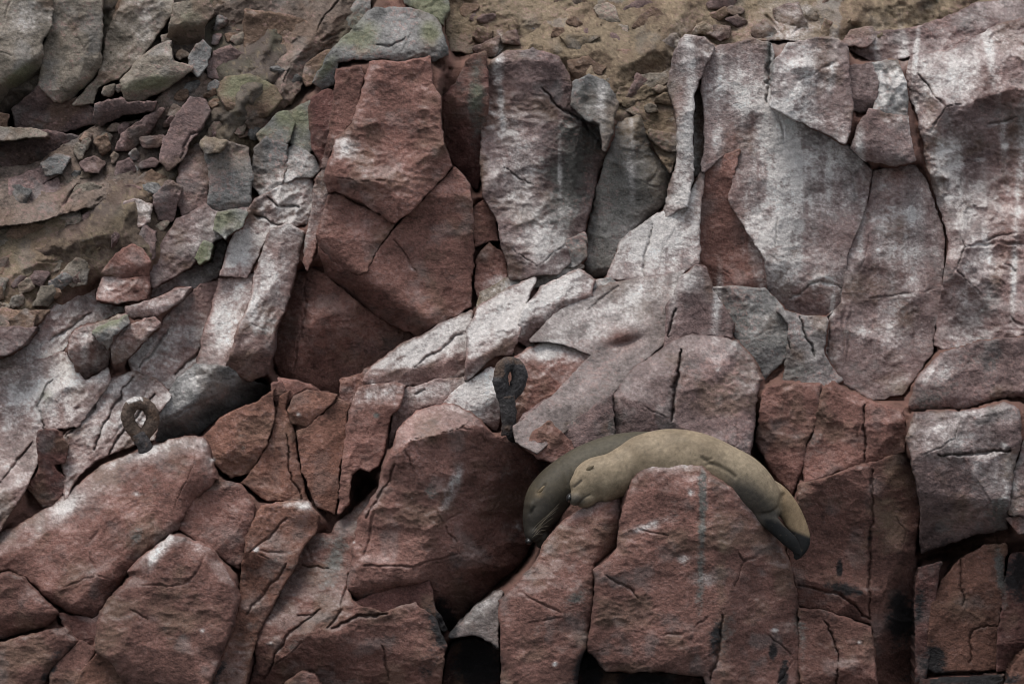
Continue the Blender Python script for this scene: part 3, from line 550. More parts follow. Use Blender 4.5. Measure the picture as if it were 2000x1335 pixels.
B([(1195,862),(1198,772),(1240,718),(1300,674),(1350,652),(1400,653),(1440,666),(1480,710),(1490,742),(1478,772),(1475,832),(1462,900),(1300,890)],
  'rounded brown mound split by an upright crack, directly behind the sea lions', d=.95, tz=.18, r=60, bias=1.0, col=PURP*.95, folds=[(1195,830,1450,690,1250,650,.7),(1200,775,1420,650,1250,650,.8),(1420,640,1480,880,1490,700,.8)], cracks=[([(1331,680),(1320,740),(1308,822)],4,.10)], mottle=.8, rough=1.0)
# pillars right of the tall block
B([(866,192),(886,166),(925,112),(946,104),(952,200),(942,300),(932,366),(915,356),(886,316),(870,282)], 'slim rock splinter, grey above and dark red below, right of the tall red block', 'rock', 'rock_splinter', d=1.98, tx=.0, tz=.2, r=8, col=DEEP*1.1, g=.0, w=.0, folds=[(905,200,935,365,880,320,.8),(866,195,905,200,880,320,.8)], mottle=.6)
B([(946,172),(962,122),(990,102),(1040,96),(1092,112),(1112,162),(1132,202),(1182,242),(1180,300),(1162,342),(1150,402),(1122,500),(1090,532),(1000,542),(986,492),(976,432),(946,382),(941,300)],
  'wide pink and grey rock pillar right of the tall red block', 'rock', 'rock_pillar', d=2.02, tx=.08, tz=.22, r=12, col=PURP*1.1, w=.06, folds=[(1062,90,1050,540,1150,400,.8),(960,420,1100,540,1000,560,.5)], cracks=[([(1055,175),(1100,215),(1140,235),(1178,285)],3,.05),([(985,330),(1040,360)],2.5,.03)], aniso=1.4, rough=1.3)
B([(1116,204),(1120,162),(1150,146),(1186,164),(1202,202),(1192,262),(1180,292),(1172,242),(1142,232)], 'grey tongue-shaped rock with a hollow, at the top of the pink pillar', 'rock', 'rock_tongue', d=1.95, tz=.3, r=10, col=GREY*.9, lumps=[(1150,190,12,30,10,-.05)], mottle=.5)
rock([(928,402),(945,390),(966,420),(972,468),(930,478),(924,440)], d=1.98, tz=.1, r=8, col=RED, mottle=.5)
rock([(934,502),(955,475),(986,500),(988,545),(940,602),(928,560)], d=1.9, tz=.3, r=9, col=RED*1.05, w=.05, mottle=.5)
rock([(1085,520),(1110,470),(1140,460),(1142,500),(1120,520)], d=1.95, tz=.3, r=7, col=GREY*.9)
B([(1186,302),(1200,236),(1250,226),(1282,292),(1312,332),(1302,392),(1242,452),(1202,532),(1152,542),(1138,490),(1162,402)], 'smooth dark grey column set back in the recess', 'rock', 'rock_column', d=2.3, tx=.1, tz=.2, r=70, col=SLATE*2.0, folds=[(1235,220,1215,540,1300,400,.5)], mottle=.3, rough=.9)
# white crags
WG = dict(rough=.9, mottle=.8, bigf=.5)
B([(1308,162),(1316,112),(1340,72),(1374,76),(1392,92),(1372,142),(1354,182),(1351,252),(1352,332),(1342,402),(1300,424),(1306,392),(1326,302),(1326,232)], 'narrow whitened ridge left of the deep groove', 'rock', 'rock_ridge', d=2.12, tx=.1, tz=.25, r=14, col=PURP*1.2, w=.12, folds=[(1345,70,1330,420,1300,250,.7)], **WG)
rock([(1352,200),(1372,180),(1376,250),(1378,330),(1350,345),(1350,280)], d=2.45, tz=.2, r=6, col=BROWN, **WG)
B([(1188,542),(1215,472),(1250,442),(1300,414),(1346,382),(1372,340),(1364,420),(1362,520),(1332,531),(1260,546)], 'white-streaked foot of the narrow ridge, above the lavender slab', 'rock', 'rock_buttress', d=1.98, tx=.1, tz=.55, r=14, col=PURP*1.2, w=.18, cracks=[([(1275,440),(1262,500),(1258,540)],2.5,.03)], **WG)
B([(1372,162),(1396,92),(1470,80),(1502,88),(1512,130),(1506,202),(1580,240),(1640,276),(1702,332),(1690,402),(1652,502),(1642,592),(1612,622),(1542,622),(1504,566),(1494,498),(1464,448),(1425,390),(1434,345),(1445,290),(1410,303),(1374,334),(1378,252)],
  'big white-streaked rock wall at the upper right', 'rock', 'rock_wall', d=2.12, tx=-.02, tz=.22, r=6, col=PURP*1.2, w=.11, folds=[(1480,555,1650,530,1560,620,.5)], cracks=[([(1505,90),(1498,200)],5,.05),([(1540,585),(1600,545),(1645,560)],3,.03)], **WG)
B([(1364,350),(1376,338),(1410,307),(1443,294),(1432,345),(1423,392),(1462,450),(1492,500),(1502,566),(1402,562),(1366,522),(1361,420)], 'dark red triangular facet at the lower left of the white-streaked wall', 'rock', 'rock_facet', d=2.1, tx=-.3, tz=.15, r=5, folds=[(1362,400,1425,386,1400,450,.35)], col=RED*1.15, mottle=.9, upw=0, rough=.9)
B([(1708,336),(1780,316),(1806,352),(1846,462),(1840,562),(1822,662),(1820,690),(1762,772),(1702,782),(1640,742),(1602,692),(1612,624),(1646,592),(1656,502),(1694,402)],
  'mottled pinkish wall between the thin crack and the wide dark crack', 'rock', 'rock_wall', bias=3.0, d=2.02, tx=.03, tz=.28, r=6, col=PURP*1.2, w=.10, cracks=[([(1640,590),(1605,640),(1598,690)],2.5,.04),([(1620,620),(1612,690)],2.5,.03)], **WG)
B([(1510,132),(1540,86),(1620,74),(1652,90),(1657,150),(1662,216),(1650,277),(1580,242),(1507,206)], 'grey-white flat block overhanging the white wall', 'rock', 'rock_block', d=1.97, tx=.05, tz=.22, r=8, col=PURP*1.2, w=.1, folds=[(1650,160,1660,280,1680,200,.5),(1510,140,1660,130,1580,80,.4)], lumps=[(1565,130,18,10,0,.05)], **WG)
rock([(1652,132),(1700,126),(1716,160),(1706,216),(1664,216)], d=2.06, tx=.05, tz=.25, r=7, col=PURP*1.2, w=.14, folds=[(1650,198,1710,200,1680,220,1.2)], **WG)
rock([(1706,216),(1716,160),(1702,125),(1750,120),(1766,160),(1770,226),(1740,222)], d=2.08, tx=.05, tz=.3, r=7, col=GREY*1.1, w=.16, rough=1.8)
B([(1665,287),(1680,246),(1700,216),(1772,230),(1784,312),(1742,320),(1690,308)], 'squarish pinkish block jutting out with shadow beneath, beside the flat overhanging block', 'rock', 'rock_block', d=1.92, tx=.05, tz=.28, r=8, col=PURP*1.15, w=.1, folds=[(1660,288,1790,316,1720,330,1.6),(1700,216,1666,290,1650,240,.6)], **WG)
B([(1766,162),(1780,112),(1850,102),(1950,52),(2070,20),(2070,652),(1950,662),(1852,682),(1826,672),(1836,602),(1858,472),(1836,402),(1812,312),(1795,222)],
  'massive mottled pink-grey rock wall at the right edge', 'rock', 'rock_wall', d=2.12, tx=.0, tz=.3, r=6, col=PURP*1.2, w=.07, folds=[(1780,150,2070,110,1900,60,.9),(1810,200,1870,640,1800,400,.5)], cracks=[([(1930,240),(1965,235),(1985,225)],3,.03),([(1960,515),(1985,530)],2.5,.03),([(1800,350),(1812,400)],3,.03)], rough=1.5, mottle=.9)
rock([(1645,85),(1680,70),(1760,60),(1840,40),(1900,10),(1990,0),(2070,-30),(2070,15),(1950,50),(1860,96),(1780,108),(1740,120),(1700,118)], off=-.35, tz=.7, r=10, col=PURP*1.05, w=.05, rough=1.9)
rock([(1640,88),(1665,64),(1700,56),(1705,76),(1690,90)], off=-.5, tz=.5, r=8, col=PURP)
# grey shelf under the white wall
B([(1386,562),(1492,564),(1542,624),(1536,692),(1492,740),(1481,706),(1441,664),(1431,630),(1402,592)], 'slate-grey rock between the rounded mound and the white wall', 'rock', 'rock_shelf', d=1.72, tz=.4, r=12, col=GREY*.8, w=.03, rough=1.2, mottle=.7)
B([(1520,606),(1560,618),(1612,624),(1602,692),(1640,742),(1602,756),(1530,746),(1540,692),(1544,630)], 'cracked grey rock with small triangular plates, below the white wall', 'rock', 'rock_shelf', d=1.62, tz=.35, r=9, col=GREY*.75+PURP*.3, w=.05, cracks=[([(1560,615),(1575,660),(1592,692)],2.5,.05),([(1522,625),(1540,680)],3,.05),([(1500,735),(1530,705)],3,.04)], rough=1.2)
# right of the sea lions
RB = dict(mottle=.55)
B([(1476,862),(1491,762),(1530,748),(1602,752),(1600,802),(1576,862),(1563,926),(1546,962),(1520,932),(1500,902)], 'dark red rock left of the wide upright crack', d=1.02, tx=.05, tz=.15, bias=2.0, r=18, col=RED*.95, folds=[(1490,800,1530,890,1480,880,.8)], **RB)
B([(1606,762),(1626,746),(1690,780),(1762,802),(1772,842),(1766,880),(1690,906),(1572,940),(1568,900),(1584,860)], 'red-brown block between the wide crack and the slanting ledge', d=.98, tx=.05, tz=.2, bias=2.0, r=17, col=RED*.95, cracks=[([(1692,785),(1688,850),(1688,900)],2.5,.05)], **RB)
B([(1562,946),(1612,936),(1690,908),(1762,883),(1792,922),(1797,1000),(1786,1082),(1792,1202),(1782,1365),(1708,1365),(1702,1216),(1640,1200),(1560,1182),(1540,1080)],
  'tall dark red rock face right of the sea lion hind flippers', d=.72, tx=.05, tz=.12, bias=2.0, r=18, col=RED*.9, folds=[(1705,890,1705,1365,1790,1100,.9),(1560,1040,1720,1000,1640,1100,.3)], cracks=[([(1705,920),(1700,1060),(1698,1210)],3,.04),([(1560,1140),(1640,1160),(1700,1210)],3,.05)], rough=1.0, **RB)
B([(1562,1190),(1602,1195),(1650,1207),(1700,1228),(1712,1365),(1566,1365)], 'low dark red rock right of the big foreground block', d=.45, tx=.1, tz=.15, r=12, col=RED*.85, cracks=[([(1610,1210),(1640,1280),(1630,1345)],2.5,.04)], **RB)
B([(1776,792),(1790,742),(1840,692),(1920,667),(2070,652),(2070,790),(1990,775),(1960,778),(1880,796),(1786,802)], 'weathered grey-brown boulder with an undercut at the right edge', d=1.12, tx=.0, tz=.6, bias=2.0, r=26, col=PURP*1.05, w=.04, folds=[(1776,785,2070,760,1900,800,1.2),(1840,690,1800,800,1780,740,.5)], rough=1.3)
B([(1770,852),(1786,805),(1880,802),(1960,788),(1990,800),(1996,852),(1976,922),(1966,1002),(1966,1030),(1900,1042),(1850,1062),(1802,1078),(1797,990),(1792,930)], 'grey-stained boulder with a level crack, hanging over a black hollow', d=.58, tx=.0, tz=.2, bias=2.0, r=22, col=PURP*1.0, w=.06, folds=[(1790,960,1980,985,1900,1050,1.3),(1780,850,1990,830,1900,800,.6)], cracks=[([(1832,888),(1900,884),(1975,878)],4,.07)], rough=1.1)
rock([(1980,930),(2000,862),(2070,850),(2070,990),(2000,1005),(1972,1000)], d=.65, tz=.2, r=12, col=PURP*1.05, w=.1)
rock([(1968,1012),(2000,1010),(2070,1000),(2070,1050),(1990,1040)], d=.62, tz=.3, r=8, col=RED*.8)
B([(1810,1302),(1820,1182),(1840,1132),(1880,1092),(1920,1070),(1962,1066),(1956,1152),(1942,1302),(1830,1312)], 'orange-brown slab standing below the black hollow', 'rock', 'rock_slab', d=.72, tx=.05, tz=.15, r=10, col=ORNG*.85, cracks=[([(1878,1095),(1880,1180)],2.5,.03),([(1890,1300),(1900,1230),(1945,1220)],2.5,.03)], **RB)
rock([(1948,1310),(1962,1150),(1975,1085),(2070,1070),(2070,1240),(1990,1310)], d=.75, tx=.3, tz=.15, r=10, col=DEEP*.9, **RB)
rock([(1945,1365),(1990,1290),(2070,1210),(2070,1365)], d=.3, tz=.3, r=10, col=ORNG*.75, **RB)
rock([(1795,1110),(1835,1100),(1822,1175),(1812,1300),(1792,1365),(1788,1200)], d=.7, tz=.1, r=8, col=DEEP*.8, **RB)
rock([(1800,1330),(1900,1322),(1960,1318),(1950,1365),(1800,1365)], d=.42, tz=.3, r=8, col=DEEP*.6, **RB)
# centre bottom
B([(768,872),(776,842),(816,802),(850,790),(886,790),(920,806),(966,850),(986,850),(1046,890),(1084,906),(1072,960),(1060,1020),(1030,1080),(1002,1112),(960,1152),(922,1182),(886,1232),(870,1226),(846,1172),(838,1134),(760,1150),(700,1176),(676,1150),(690,1080),(700,1010),(740,950)],
  'big brown boulder with a pale lit flank, left of the dark sea lion', d=.46, tx=-.35, tz=.42, r=40, bias=1.0, col=RED*1.0+PINK*.06, folds=[(912,870,836,1060,1000,1000,1.35),(836,1060,850,1180,900,1180,.4),(776,860,970,830,850,780,1.0),(690,1140,850,1120,760,1170,1.0)], cracks=[([(775,905),(745,960),(715,1010)],3,.03),([(850,1030),(900,1000)],2,.02)], rough=1.2, **BG)
B([(592,1062),(606,1042),(650,1044),(662,1020),(700,992),(735,955),(700,1010),(690,1080),(676,1150),(690,1180),(750,1198),(812,1180),(850,1216),(872,1262),(850,1365),(476,1365),(500,1300),(504,1240),(552,1150),(580,1090)],
  'broad cracked brown slab filling the bottom, left of the dark hollow', 'rock', 'rock_slab', d=.3, tx=-.15, tz=.5, r=16, col=RED*1.0, folds=[(650,1225,830,1180,740,1130,.5),(620,1240,860,1290,740,1330,.9)], cracks=[([(680,1120),(665,1190),(640,1225)],3,.04),([(625,1190),(560,1240),(520,1320)],3,.04),([(645,1230),(700,1205),(760,1198)],3.5,.06),([(580,1200),(620,1198)],2.5,.03),([(590,1100),(640,1110)],2.5,.03),([(750,1260),(760,1330)],2.5,.03)], rough=1.2, **BG)
rock([(690,1178),(760,1152),(836,1137),(846,1175),(868,1228),(850,1216),(812,1178),(750,1196)], d=.5, tz=.1, r=8, col=DEEP, **BG)
rock([(575,1365),(562,1335),(590,1314),(612,1318),(640,1365)], d=.1, tz=.3, r=9, col=RED, **BG)
B([(975,1172),(1000,1142),(1040,1102),(1080,1036),(1120,1002),(1188,963),(1211,965),(1214,986),(1206,1068),(1162,1100),(1157,1180),(1152,1240),(1132,1302),(1120,1365),(978,1365),(976,1262)],
  'slanting red-brown rock pillowing the tan sea lion head', d=.12, tx=.04, tz=.25, r=34, bias=0.0, col=RED*.95, folds=[(1205,1000,985,1235,1020,1000,.6),(1178,985,1150,1200,1210,1060,.6),(1178,985,1195,940,1230,990,.2)], bigf=.25, **BG)
B([(880,1242),(926,1186),(979,1156),(973,1202),(972,1262),(930,1238)], 'small grey pointed rock above the black hollow at the bottom', 'rock', 'rock_point', d=.3, tx=.05, tz=.5, r=8, col=GREY*.7+RED*.3, w=.05, folds=[(880,1242,975,1190,930,1180,.4)], mottle=.6)
rock([(884,1252),(930,1248),(970,1272),(976,1365),(860,1365),(872,1290)], d=.55, tz=.1, r=8, col=DEEP*.35, **BG)  # cave void: its shade put into a near-black rock colour
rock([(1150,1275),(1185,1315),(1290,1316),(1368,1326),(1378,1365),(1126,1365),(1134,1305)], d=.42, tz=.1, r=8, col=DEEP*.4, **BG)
B([(1160,1112),(1206,1070),(1210,1022),(1218,982),(1236,930),(1270,901),(1300,899),(1370,908),(1388,926),(1420,946),(1470,970),(1500,1012),(1540,1092),(1560,1182),(1572,1300),(1562,1365),(1382,1365),(1372,1322),(1290,1312),(1182,1310),(1146,1272),(1152,1222),(1156,1182)],
  'big red-brown foreground block with a dark streak, tan sea lion draped over it', d=.06, tx=.0, tz=.14, r=40, bias=0.0, col=RED*.95, folds=[(1388,920,1415,1345,1480,1100,1.1),(1205,1000,1400,925,1300,880,.55),(1400,930,1560,1170,1560,1000,.5),(1160,1190,1380,1310,1200,1345,.3),(1215,980,1160,1110,1150,1000,.4)], cracks=[([(1180,1125),(1215,1140),(1245,1165)],3,.03),([(1412,1200),(1402,1270),(1385,1330)],4,.05)], rough=1.1, bigf=.25, **BG)

# smaller rocks sticking out of the soil, lying along its dip
rr_ = np.random.default_rng(11)
SOIL_L = [(-900, -900), (690, -900), (725, 20), (650, 100), (600, 180), (560, 240), (500, 370), (430, 440), (300, 510), (200, 540), (100, 600), (0, 660), (-900, 1100)]
SOIL_T = [(870, -900), (2900, -900), (2900, -60), (1950, 60), (1850, 105), (1780, 115), (1650, 95), (1400, 85), (1335, 90), (1320, 200), (1320, 330), (1260, 260), (1190, 240), (1110, 160), (1050, 110), (960, 120), (880, 60)]
placed = []
def try_rock(region, x0, x1, y0, y1, n, smin, smax, cols_, dip):
    k = 0; tries = 0
    while k < n and tries < 7000:
        tries += 1
        x, y = rr_.uniform(x0, x1), rr_.uniform(y0, y1)
        if sdf(region, np.array([x]), np.array([y]))[0] < 10: continue
        s = smin + (smax - smin) * rr_.random() ** 2
        i, j = int((y - RY0) / RS), int((x - RX0) / RS); m = int(s / RS * .8) + 1
        if (RAST[max(0, i - m):i + m, max(0, j - m):j + m] < 1e8).mean() > .38: continue
        nv = rr_.integers(5, 8); th = np.sort(rr_.uniform(0, 6.283, nv)) 
        if np.diff(np.append(th, th[0] + 6.283)).max() > 2.4: continue
        a = math.radians(dip + rr_.normal() * 18); el = rr_.uniform(.45, .8)
        ex = s * np.cos(th) * rr_.uniform(.8, 1.1, nv); ey = s * el * np.sin(th) * rr_.uniform(.8, 1.1, nv)
        P = [(x + u * math.cos(a) - v * math.sin(a), y + u * math.sin(a) + v * math.cos(a)) for u, v in zip(ex, ey)]
        cx_, cy_ = x + s * .1 * math.sin(a), y + s * .15 * math.cos(a)
        rock(P, off=-.20 - .0012 * s * rr_.uniform(.6, 1.5), tx=rr_.normal() * .15, tz=.45, r=5, col=cols_[rr_.integers(len(cols_))] * rr_.uniform(.85, 1.1), rough=1.3,
             folds=[(cx_ - 30 * math.cos(a), cy_ - 30 * math.sin(a), cx_ + 30 * math.cos(a), cy_ + 30 * math.sin(a), cx_, cy_ + 60, rr_.uniform(.6, 1.8))], w=.04 * rr_.random(), mottle=.9)
        k += 1
try_rock(SOIL_L, -20, 640, -10, 640, 95, 11, 60, [TG, PURP, BROWN, BROWN * 1.1, GREY * .8, TG * .85], -35)
try_rock(SOIL_T, 880, 2010, -10, 300, 60, 9, 46, [TG, TAN * .9, BROWN, TG, PURP], -12)

# craggy bedrock and crumbling soil of the slope behind
CR = dict(rough=2.0, bed=-.6, aniso=1.7, r=9, mottle=.8, upw=.1, joints=1.5)
OL = BROWN * .62 + GREY * .28
rock([(418,22),(560,-62),(722,-62),(704,40),(645,98),(600,150),(560,205),(505,262),(480,240),(545,195),(532,165),(485,142),(455,90)], off=-0.17, tz=.75, col=OL * .95, g=.05, **CR)
rock([(300,200),(372,132),(400,150),(430,180),(445,228),(480,240),(505,262),(440,275),(395,282),(412,215),(375,188),(340,225),(310,280),(285,265)], off=-0.13, tz=.7, col=OL, **CR)
rock([(-62,335),(60,325),(150,272),(190,245),(300,235),(318,318),(350,330),(345,392),(300,380),(225,400),(150,405),(60,430),(-62,450)], off=-0.19, tz=.75, col=OL * 1.05, **CR)
rock([(-62,452),(60,428),(150,408),(228,402),(225,445),(285,440),(262,480),(205,530),(150,562),(96,604),(50,612),(-62,600)], off=-0.17, tz=.75, col=TAN * .62, rough=1.5, bed=-.5, aniso=1.6, r=9, mottle=.6, upw=.1)
rock([(-62,600),(50,608),(96,606),(60,640),(-62,712)], off=-0.19, tz=.75, col=BROWN, rough=1.8, bed=-.5, aniso=1.6, r=9, upw=.1)
CT_ = dict(rough=1.7, bed=-.2, aniso=2.2, r=9, mottle=.6, upw=.15, joints=1.5)
rock([(862,-62),(1150,-62),(1140,20),(1165,90),(1110,140),(1050,100),(962,116),(940,105),(880,100),(872,50)], off=-0.19, tz=.95, col=TAN * .8, **CT_)
rock([(1150,-62),(1420,-62),(1400,30),(1375,74),(1340,72),(1312,120),(1305,170),(1260,190),(1205,200),(1150,145),(1165,90),(1142,20)], off=-0.17, tz=.9, col=TAN * .85, **CT_)
rock([(1420,-62),(1760,-62),(1752,56),(1665,64),(1640,80),(1540,76),(1470,80),(1395,88),(1380,72),(1402,30)], off=-0.20, tz=.95, col=TAN * .82, **CT_)
rock([(1760,-62),(2070,-62),(2070,-30),(1990,0),(1900,12),(1840,42),(1756,58)], off=-0.21, tz=.9, col=TAN * .75, **CT_)
rock([(1205,202),(1260,192),(1308,172),(1326,235),(1324,300),(1310,335),(1282,292),(1250,226)], off=-0.15, tz=.5, col=TAN * .8, **CT_)
# ------------------------------------------------------------------ the cliff itself: soil, rubble and the depth of the crevices
SOIL_L = [(-900, -900), (690, -900), (725, 20), (650, 100), (600, 180), (560, 240), (500, 370), (430, 440), (300, 510), (200, 540), (100, 600), (0, 660), (-900, 1100)]
SOIL_T = [(870, -900), (2900, -900), (2900, -60), (1950, 60), (1850, 105), (1780, 115), (1650, 95), (1400, 85), (1335, 90), (1320, 200), (1320, 330), (1260, 260), (1190, 240), (1110, 160), (1050, 110), (960, 120), (880, 60)]
def axis(a, b, lo, hi, step):
    mid = np.arange(lo, hi + .1, step)
    k = np.linspace(0, 1, 26)[1:]
    left = lo - (lo - a) * k ** 1.6; right = hi + (b - hi) * k ** 1.6
    return np.concatenate([left[::-1], mid, right])
# crevices lie a hand's breadth behind the rocks around them
fill = np.where(RAST < 1e8, RAST, 0.0); wgt = (RAST < 1e8).astype(float)
def box(a, k):
    p = np.pad(a, ((k + 1, k), (k + 1, k)), mode='edge').cumsum(0).cumsum(1)
    n = 2 * k + 1
    return (p[n:, n:] - p[:-n, n:] - p[n:, :-n] + p[:-n, :-n]) / n ** 2
FD = np.zeros_like(fill); done = np.zeros(fill.shape, bool)
for k in (1, 2, 4, 8, 16, 32, 64):
    ww = box(wgt, k); v = box(fill, k) / np.maximum(ww, 1e-9)
    m = (~done) & (ww > 1e-6)
    FD[m] = v[m]; done |= m
FD[wgt > 0] = np.maximum(FD, RAST)[wgt > 0]
FD = np.maximum(FD, box(FD, 2)) + .085
_yy, _xx = np.mgrid[0:FD.shape[0], 0:FD.shape[1]]; _xx = _xx * RS + RX0; _yy = _yy * RS + RY0
for hx, hy, rx, ry, dp in [(1870, 1080, 80, 40, .6), (930, 1300, 60, 60, .6), (1250, 1330, 120, 26, .5), (708, 950, 30, 40, .5), (1990, 1120, 50, 60, .3), (860, 1200, 40, 50, .3), (1150, 1290, 30, 60, .4), (480, 760, 60, 30, .3), (1480, 880, 24, 60, .4), (960, 430, 20, 40, .3), (1680, 290, 20, 30, .2), (470, 930, 40, 30, .3)]:
    FD += dp * np.exp(-((_xx - hx) / rx) ** 2 - ((_yy - hy) / ry) ** 2)
def rock_back(X, Y):
    u = np.clip((X - RX0) / RS - .5, 0, RAST.shape[1] - 1.01); v = np.clip((Y - RY0) / RS - .5, 0, RAST.shape[0] - 1.01)
    i = v.astype(int); j = u.astype(int); a = u - j; b = v - i
    return (FD[i, j] * (1 - a) + FD[i, j + 1] * a) * (1 - b) + (FD[i + 1, j] * (1 - a) + FD[i + 1, j + 1] * a) * b
def cliff_surface(X, Y):
    sl = np.maximum(sstep(-30, 30, sdf(SOIL_L, X, Y)), sstep(-30, 30, sdf(SOIL_T, X, Y)))
    x = X / PPM; y = Y / PPM
    h = 0
    h = h + .10 * fbm(X, Y, 260, 3, 11) * sl + .05 * fbm(X, Y, 90, 3, 3)
    wx = x + .03 * fbm(X, Y, 40, 3, 5); wy = y + .03 * fbm(X, Y, 40, 3, 6)
    c, s = math.cos(-.6), math.sin(-.6)
    u = (wx * c + wy * s) * .7; v = -wx * s + wy * c
    r1, t1 = chips(u, v, .24, 21, 1.2, .5, .35, True); r2, t2 = chips(u * 1.1, v, .085, 22, 1.2, .5, .5, True); r3, t3 = chips(wx, wy * 1.3, .045, 23, 1.0, .8, .4, True)
    soft = np.maximum(sstep(-.15, .25, fbm(X, Y, 130, 3, 8)), sstep(420, 250, Y + .2 * X) * sstep(760, 660, X))
    # ledges that break off along the dip of the beds
    def ledge(per, warp, sd):
        t = (v + warp * fbm(X, Y, 70, 4, sd, .6) + .15 * u) / per + 1.2 * fbm(X, Y, 160, 2, sd + 1)
        return (np.floor(t) + sstep(.0, .93, t - np.floor(t)) - t) * per
    led = .42 * ledge(.17, .16, 40) + .5 * ledge(.07, .09, 43)
    hollow = .35 * np.exp(-((X - 70) / 150) ** 2 - ((Y - 240 + .25 * (X - 70)) / 55) ** 2)
    h = h + .06 * sl - hollow + .9 * chips(u, v * 1.2, .62, 24, .9, .4, .2) + 1.0 * r1 + led * (.35 + .65 * soft) + .6 * r2 * (.3 + .7 * soft) - .5 * r3 * (.4 + soft) + .012 * fbm(X, Y, 9, 3, 9, .8)
    h = h * sl + np.minimum(h * .3, .04) * (1 - sl)
    rb = rock_back(X, Y)
    rb = np.where((X < -80) | (X > 2060) | (Y > 1390), np.minimum(rb, base_depth(Y) + .1), rb)
    return base_depth(Y) * sl + rb * (1 - sl) - h, sl, .5 * t1 + .5 * t2, t3, soft
xs = axis(-900, 2900, -40, 2040, 3.0); ys = axis(-800, 1640, -40, 1375, 3.0)
GX, GY = np.meshgrid(xs, ys)
CD, CSL, CT, CT3, CSOFT = cliff_surface(GX, GY)
# seams of dark purple ledge at the upper left
dyp = np.gradient(CD, axis=0) / (np.gradient(GY, axis=0) / PPM)
up = np.clip(-dyp, -1, 2)
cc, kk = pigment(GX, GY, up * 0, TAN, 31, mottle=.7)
pz = fbm(GX, GY, 120, 3, 14)
cc = mix(cc, PURP * 1.0,   .5 * sstep(.0, .35, pz - .1 - .5 * sstep(900, 1100, GX)) * CSL)
cc = mix(cc, BROWN * .9, .5 * sstep(.0, .5, fbm(GX, GY, 35, 4, 15)) * CSL)
cc = mix(cc, GREY * .95, .5 * sstep(.25, .6, CT) * CSL)
cc = mix(cc, PURP * .95, .35 * sstep(.2, .5, -CT) * CSL * sstep(1000, 800, GX))
cc = np.clip(cc * (1 + .22 * CT + .25 * CT3 * (.4 + .6 * CSOFT))[..., None], .01, .6)
rugged = sstep(420, 250, GY + .2 * GX) * sstep(760, 660, GX)
cc = mix(cc, (GREY * .55 + BROWN * .5) * (1 + .3 * CT)[..., None], .6 * rugged)
cc = mix(cc, GREEN * .75, .5 * rugged * sstep(.0, .5, fbm(GX, GY, 60, 3, 19)))
cc = mix(cc, TAN * 1.35, .6 * sstep(.35, .65, fbm(GX, GY, 6, 2, 17, .8)) * CSL)
cc = mix(cc, BROWN * .45, .6 * sstep(.35, .65, fbm(GX, GY, 6, 2, 18, .8)) * CSL)
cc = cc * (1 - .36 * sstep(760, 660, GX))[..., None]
cc = mix(cc, RED * (.85 + .25 * CT3)[..., None], (1 - CSL) * .9)
kk = np.maximum(kk, 0)
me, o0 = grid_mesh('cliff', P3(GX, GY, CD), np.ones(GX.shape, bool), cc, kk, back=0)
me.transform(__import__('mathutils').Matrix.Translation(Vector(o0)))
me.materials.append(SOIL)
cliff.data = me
def soil_depth(px, py):
    j = np.clip(np.searchsorted(xs, px), 1, len(xs) - 1); i = np.clip(np.searchsorted(ys, py), 1, len(ys) - 1)
    return float(CD[i, j])
# ------------------------------------------------------------------ loose stones in the soil
def stone_mesh(seed):
    r = np.random.default_rng(seed)
    bm = bmesh.new(); bmesh.ops.create_icosphere(bm, subdivisions=3, radius=1)
    n = r.normal(size=(13, 3)); n /= np.linalg.norm(n, axis=1)[:, None]
    dd = r.uniform(.55, 1.0, 13)
    V = np.array([v.co[:] for v in bm.verts])
    dots = np.maximum(V @ n.T, 1e-3)
    rad = np.minimum((dd / dots).min(1), 1.25)
    V2 = V * rad[:, None] * np.array([1.2, .8, .75])
    V2 += .03 * r.normal(size=V2.shape)
    for v, c in zip(bm.verts, V2): v.co = c
    for f in bm.faces: f.smooth = False
    me = bpy.data.meshes.new('stone'); bm.to_mesh(me); bm.free()
    col = [TAN * .8, PURP, GREY * .9, BROWN, PURP * 1.2, TAN][seed % 6]
    C = np.clip(col * (1 + .25 * r.normal(size=(len(V2), 1))), .02, .5)
    a = me.attributes.new('pigment', 'FLOAT_COLOR', 'POINT'); a.data.foreach_set('color', np.concatenate([C, np.ones((len(C), 1))], 1).astype(np.float32).ravel())
    a = me.attributes.new('algae_and_shade', 'FLOAT', 'POINT'); a.data.foreach_set('value', np.zeros(len(C), np.float32))
    me.materials.append(ROCK)
    return me
SM = [stone_mesh(100 + i) for i in range(9)]
r = np.random.default_rng(5)
n_st = 0
while n_st < 60:
    px, py = r.uniform(-20, 2020), r.uniform(-10, 640)
    inl = sdf(SOIL_L, np.array([px]), np.array([py]))[0] > 12
    intp = sdf(SOIL_T, np.array([px]), np.array([py]))[0] > 8
    if not (inl or intp): continue
    s = min(26, 5.0 / r.uniform(.12, 1) ** .8) / PPM
    if intp: s *= .6
    o = bpy.data.objects.new('stone', SM[r.integers(len(SM))]); SC.collection.objects.link(o)
    o.parent = cliff
    o.location = Vector(P3(px, py, soil_depth(px, py) - .15 * s)) - cliff.location
    o.rotation_euler = tuple(r.uniform(0, 6.28, 3)); o.scale = (s, s * r.uniform(.6, 1), s * r.uniform(.6, 1))
    n_st += 1
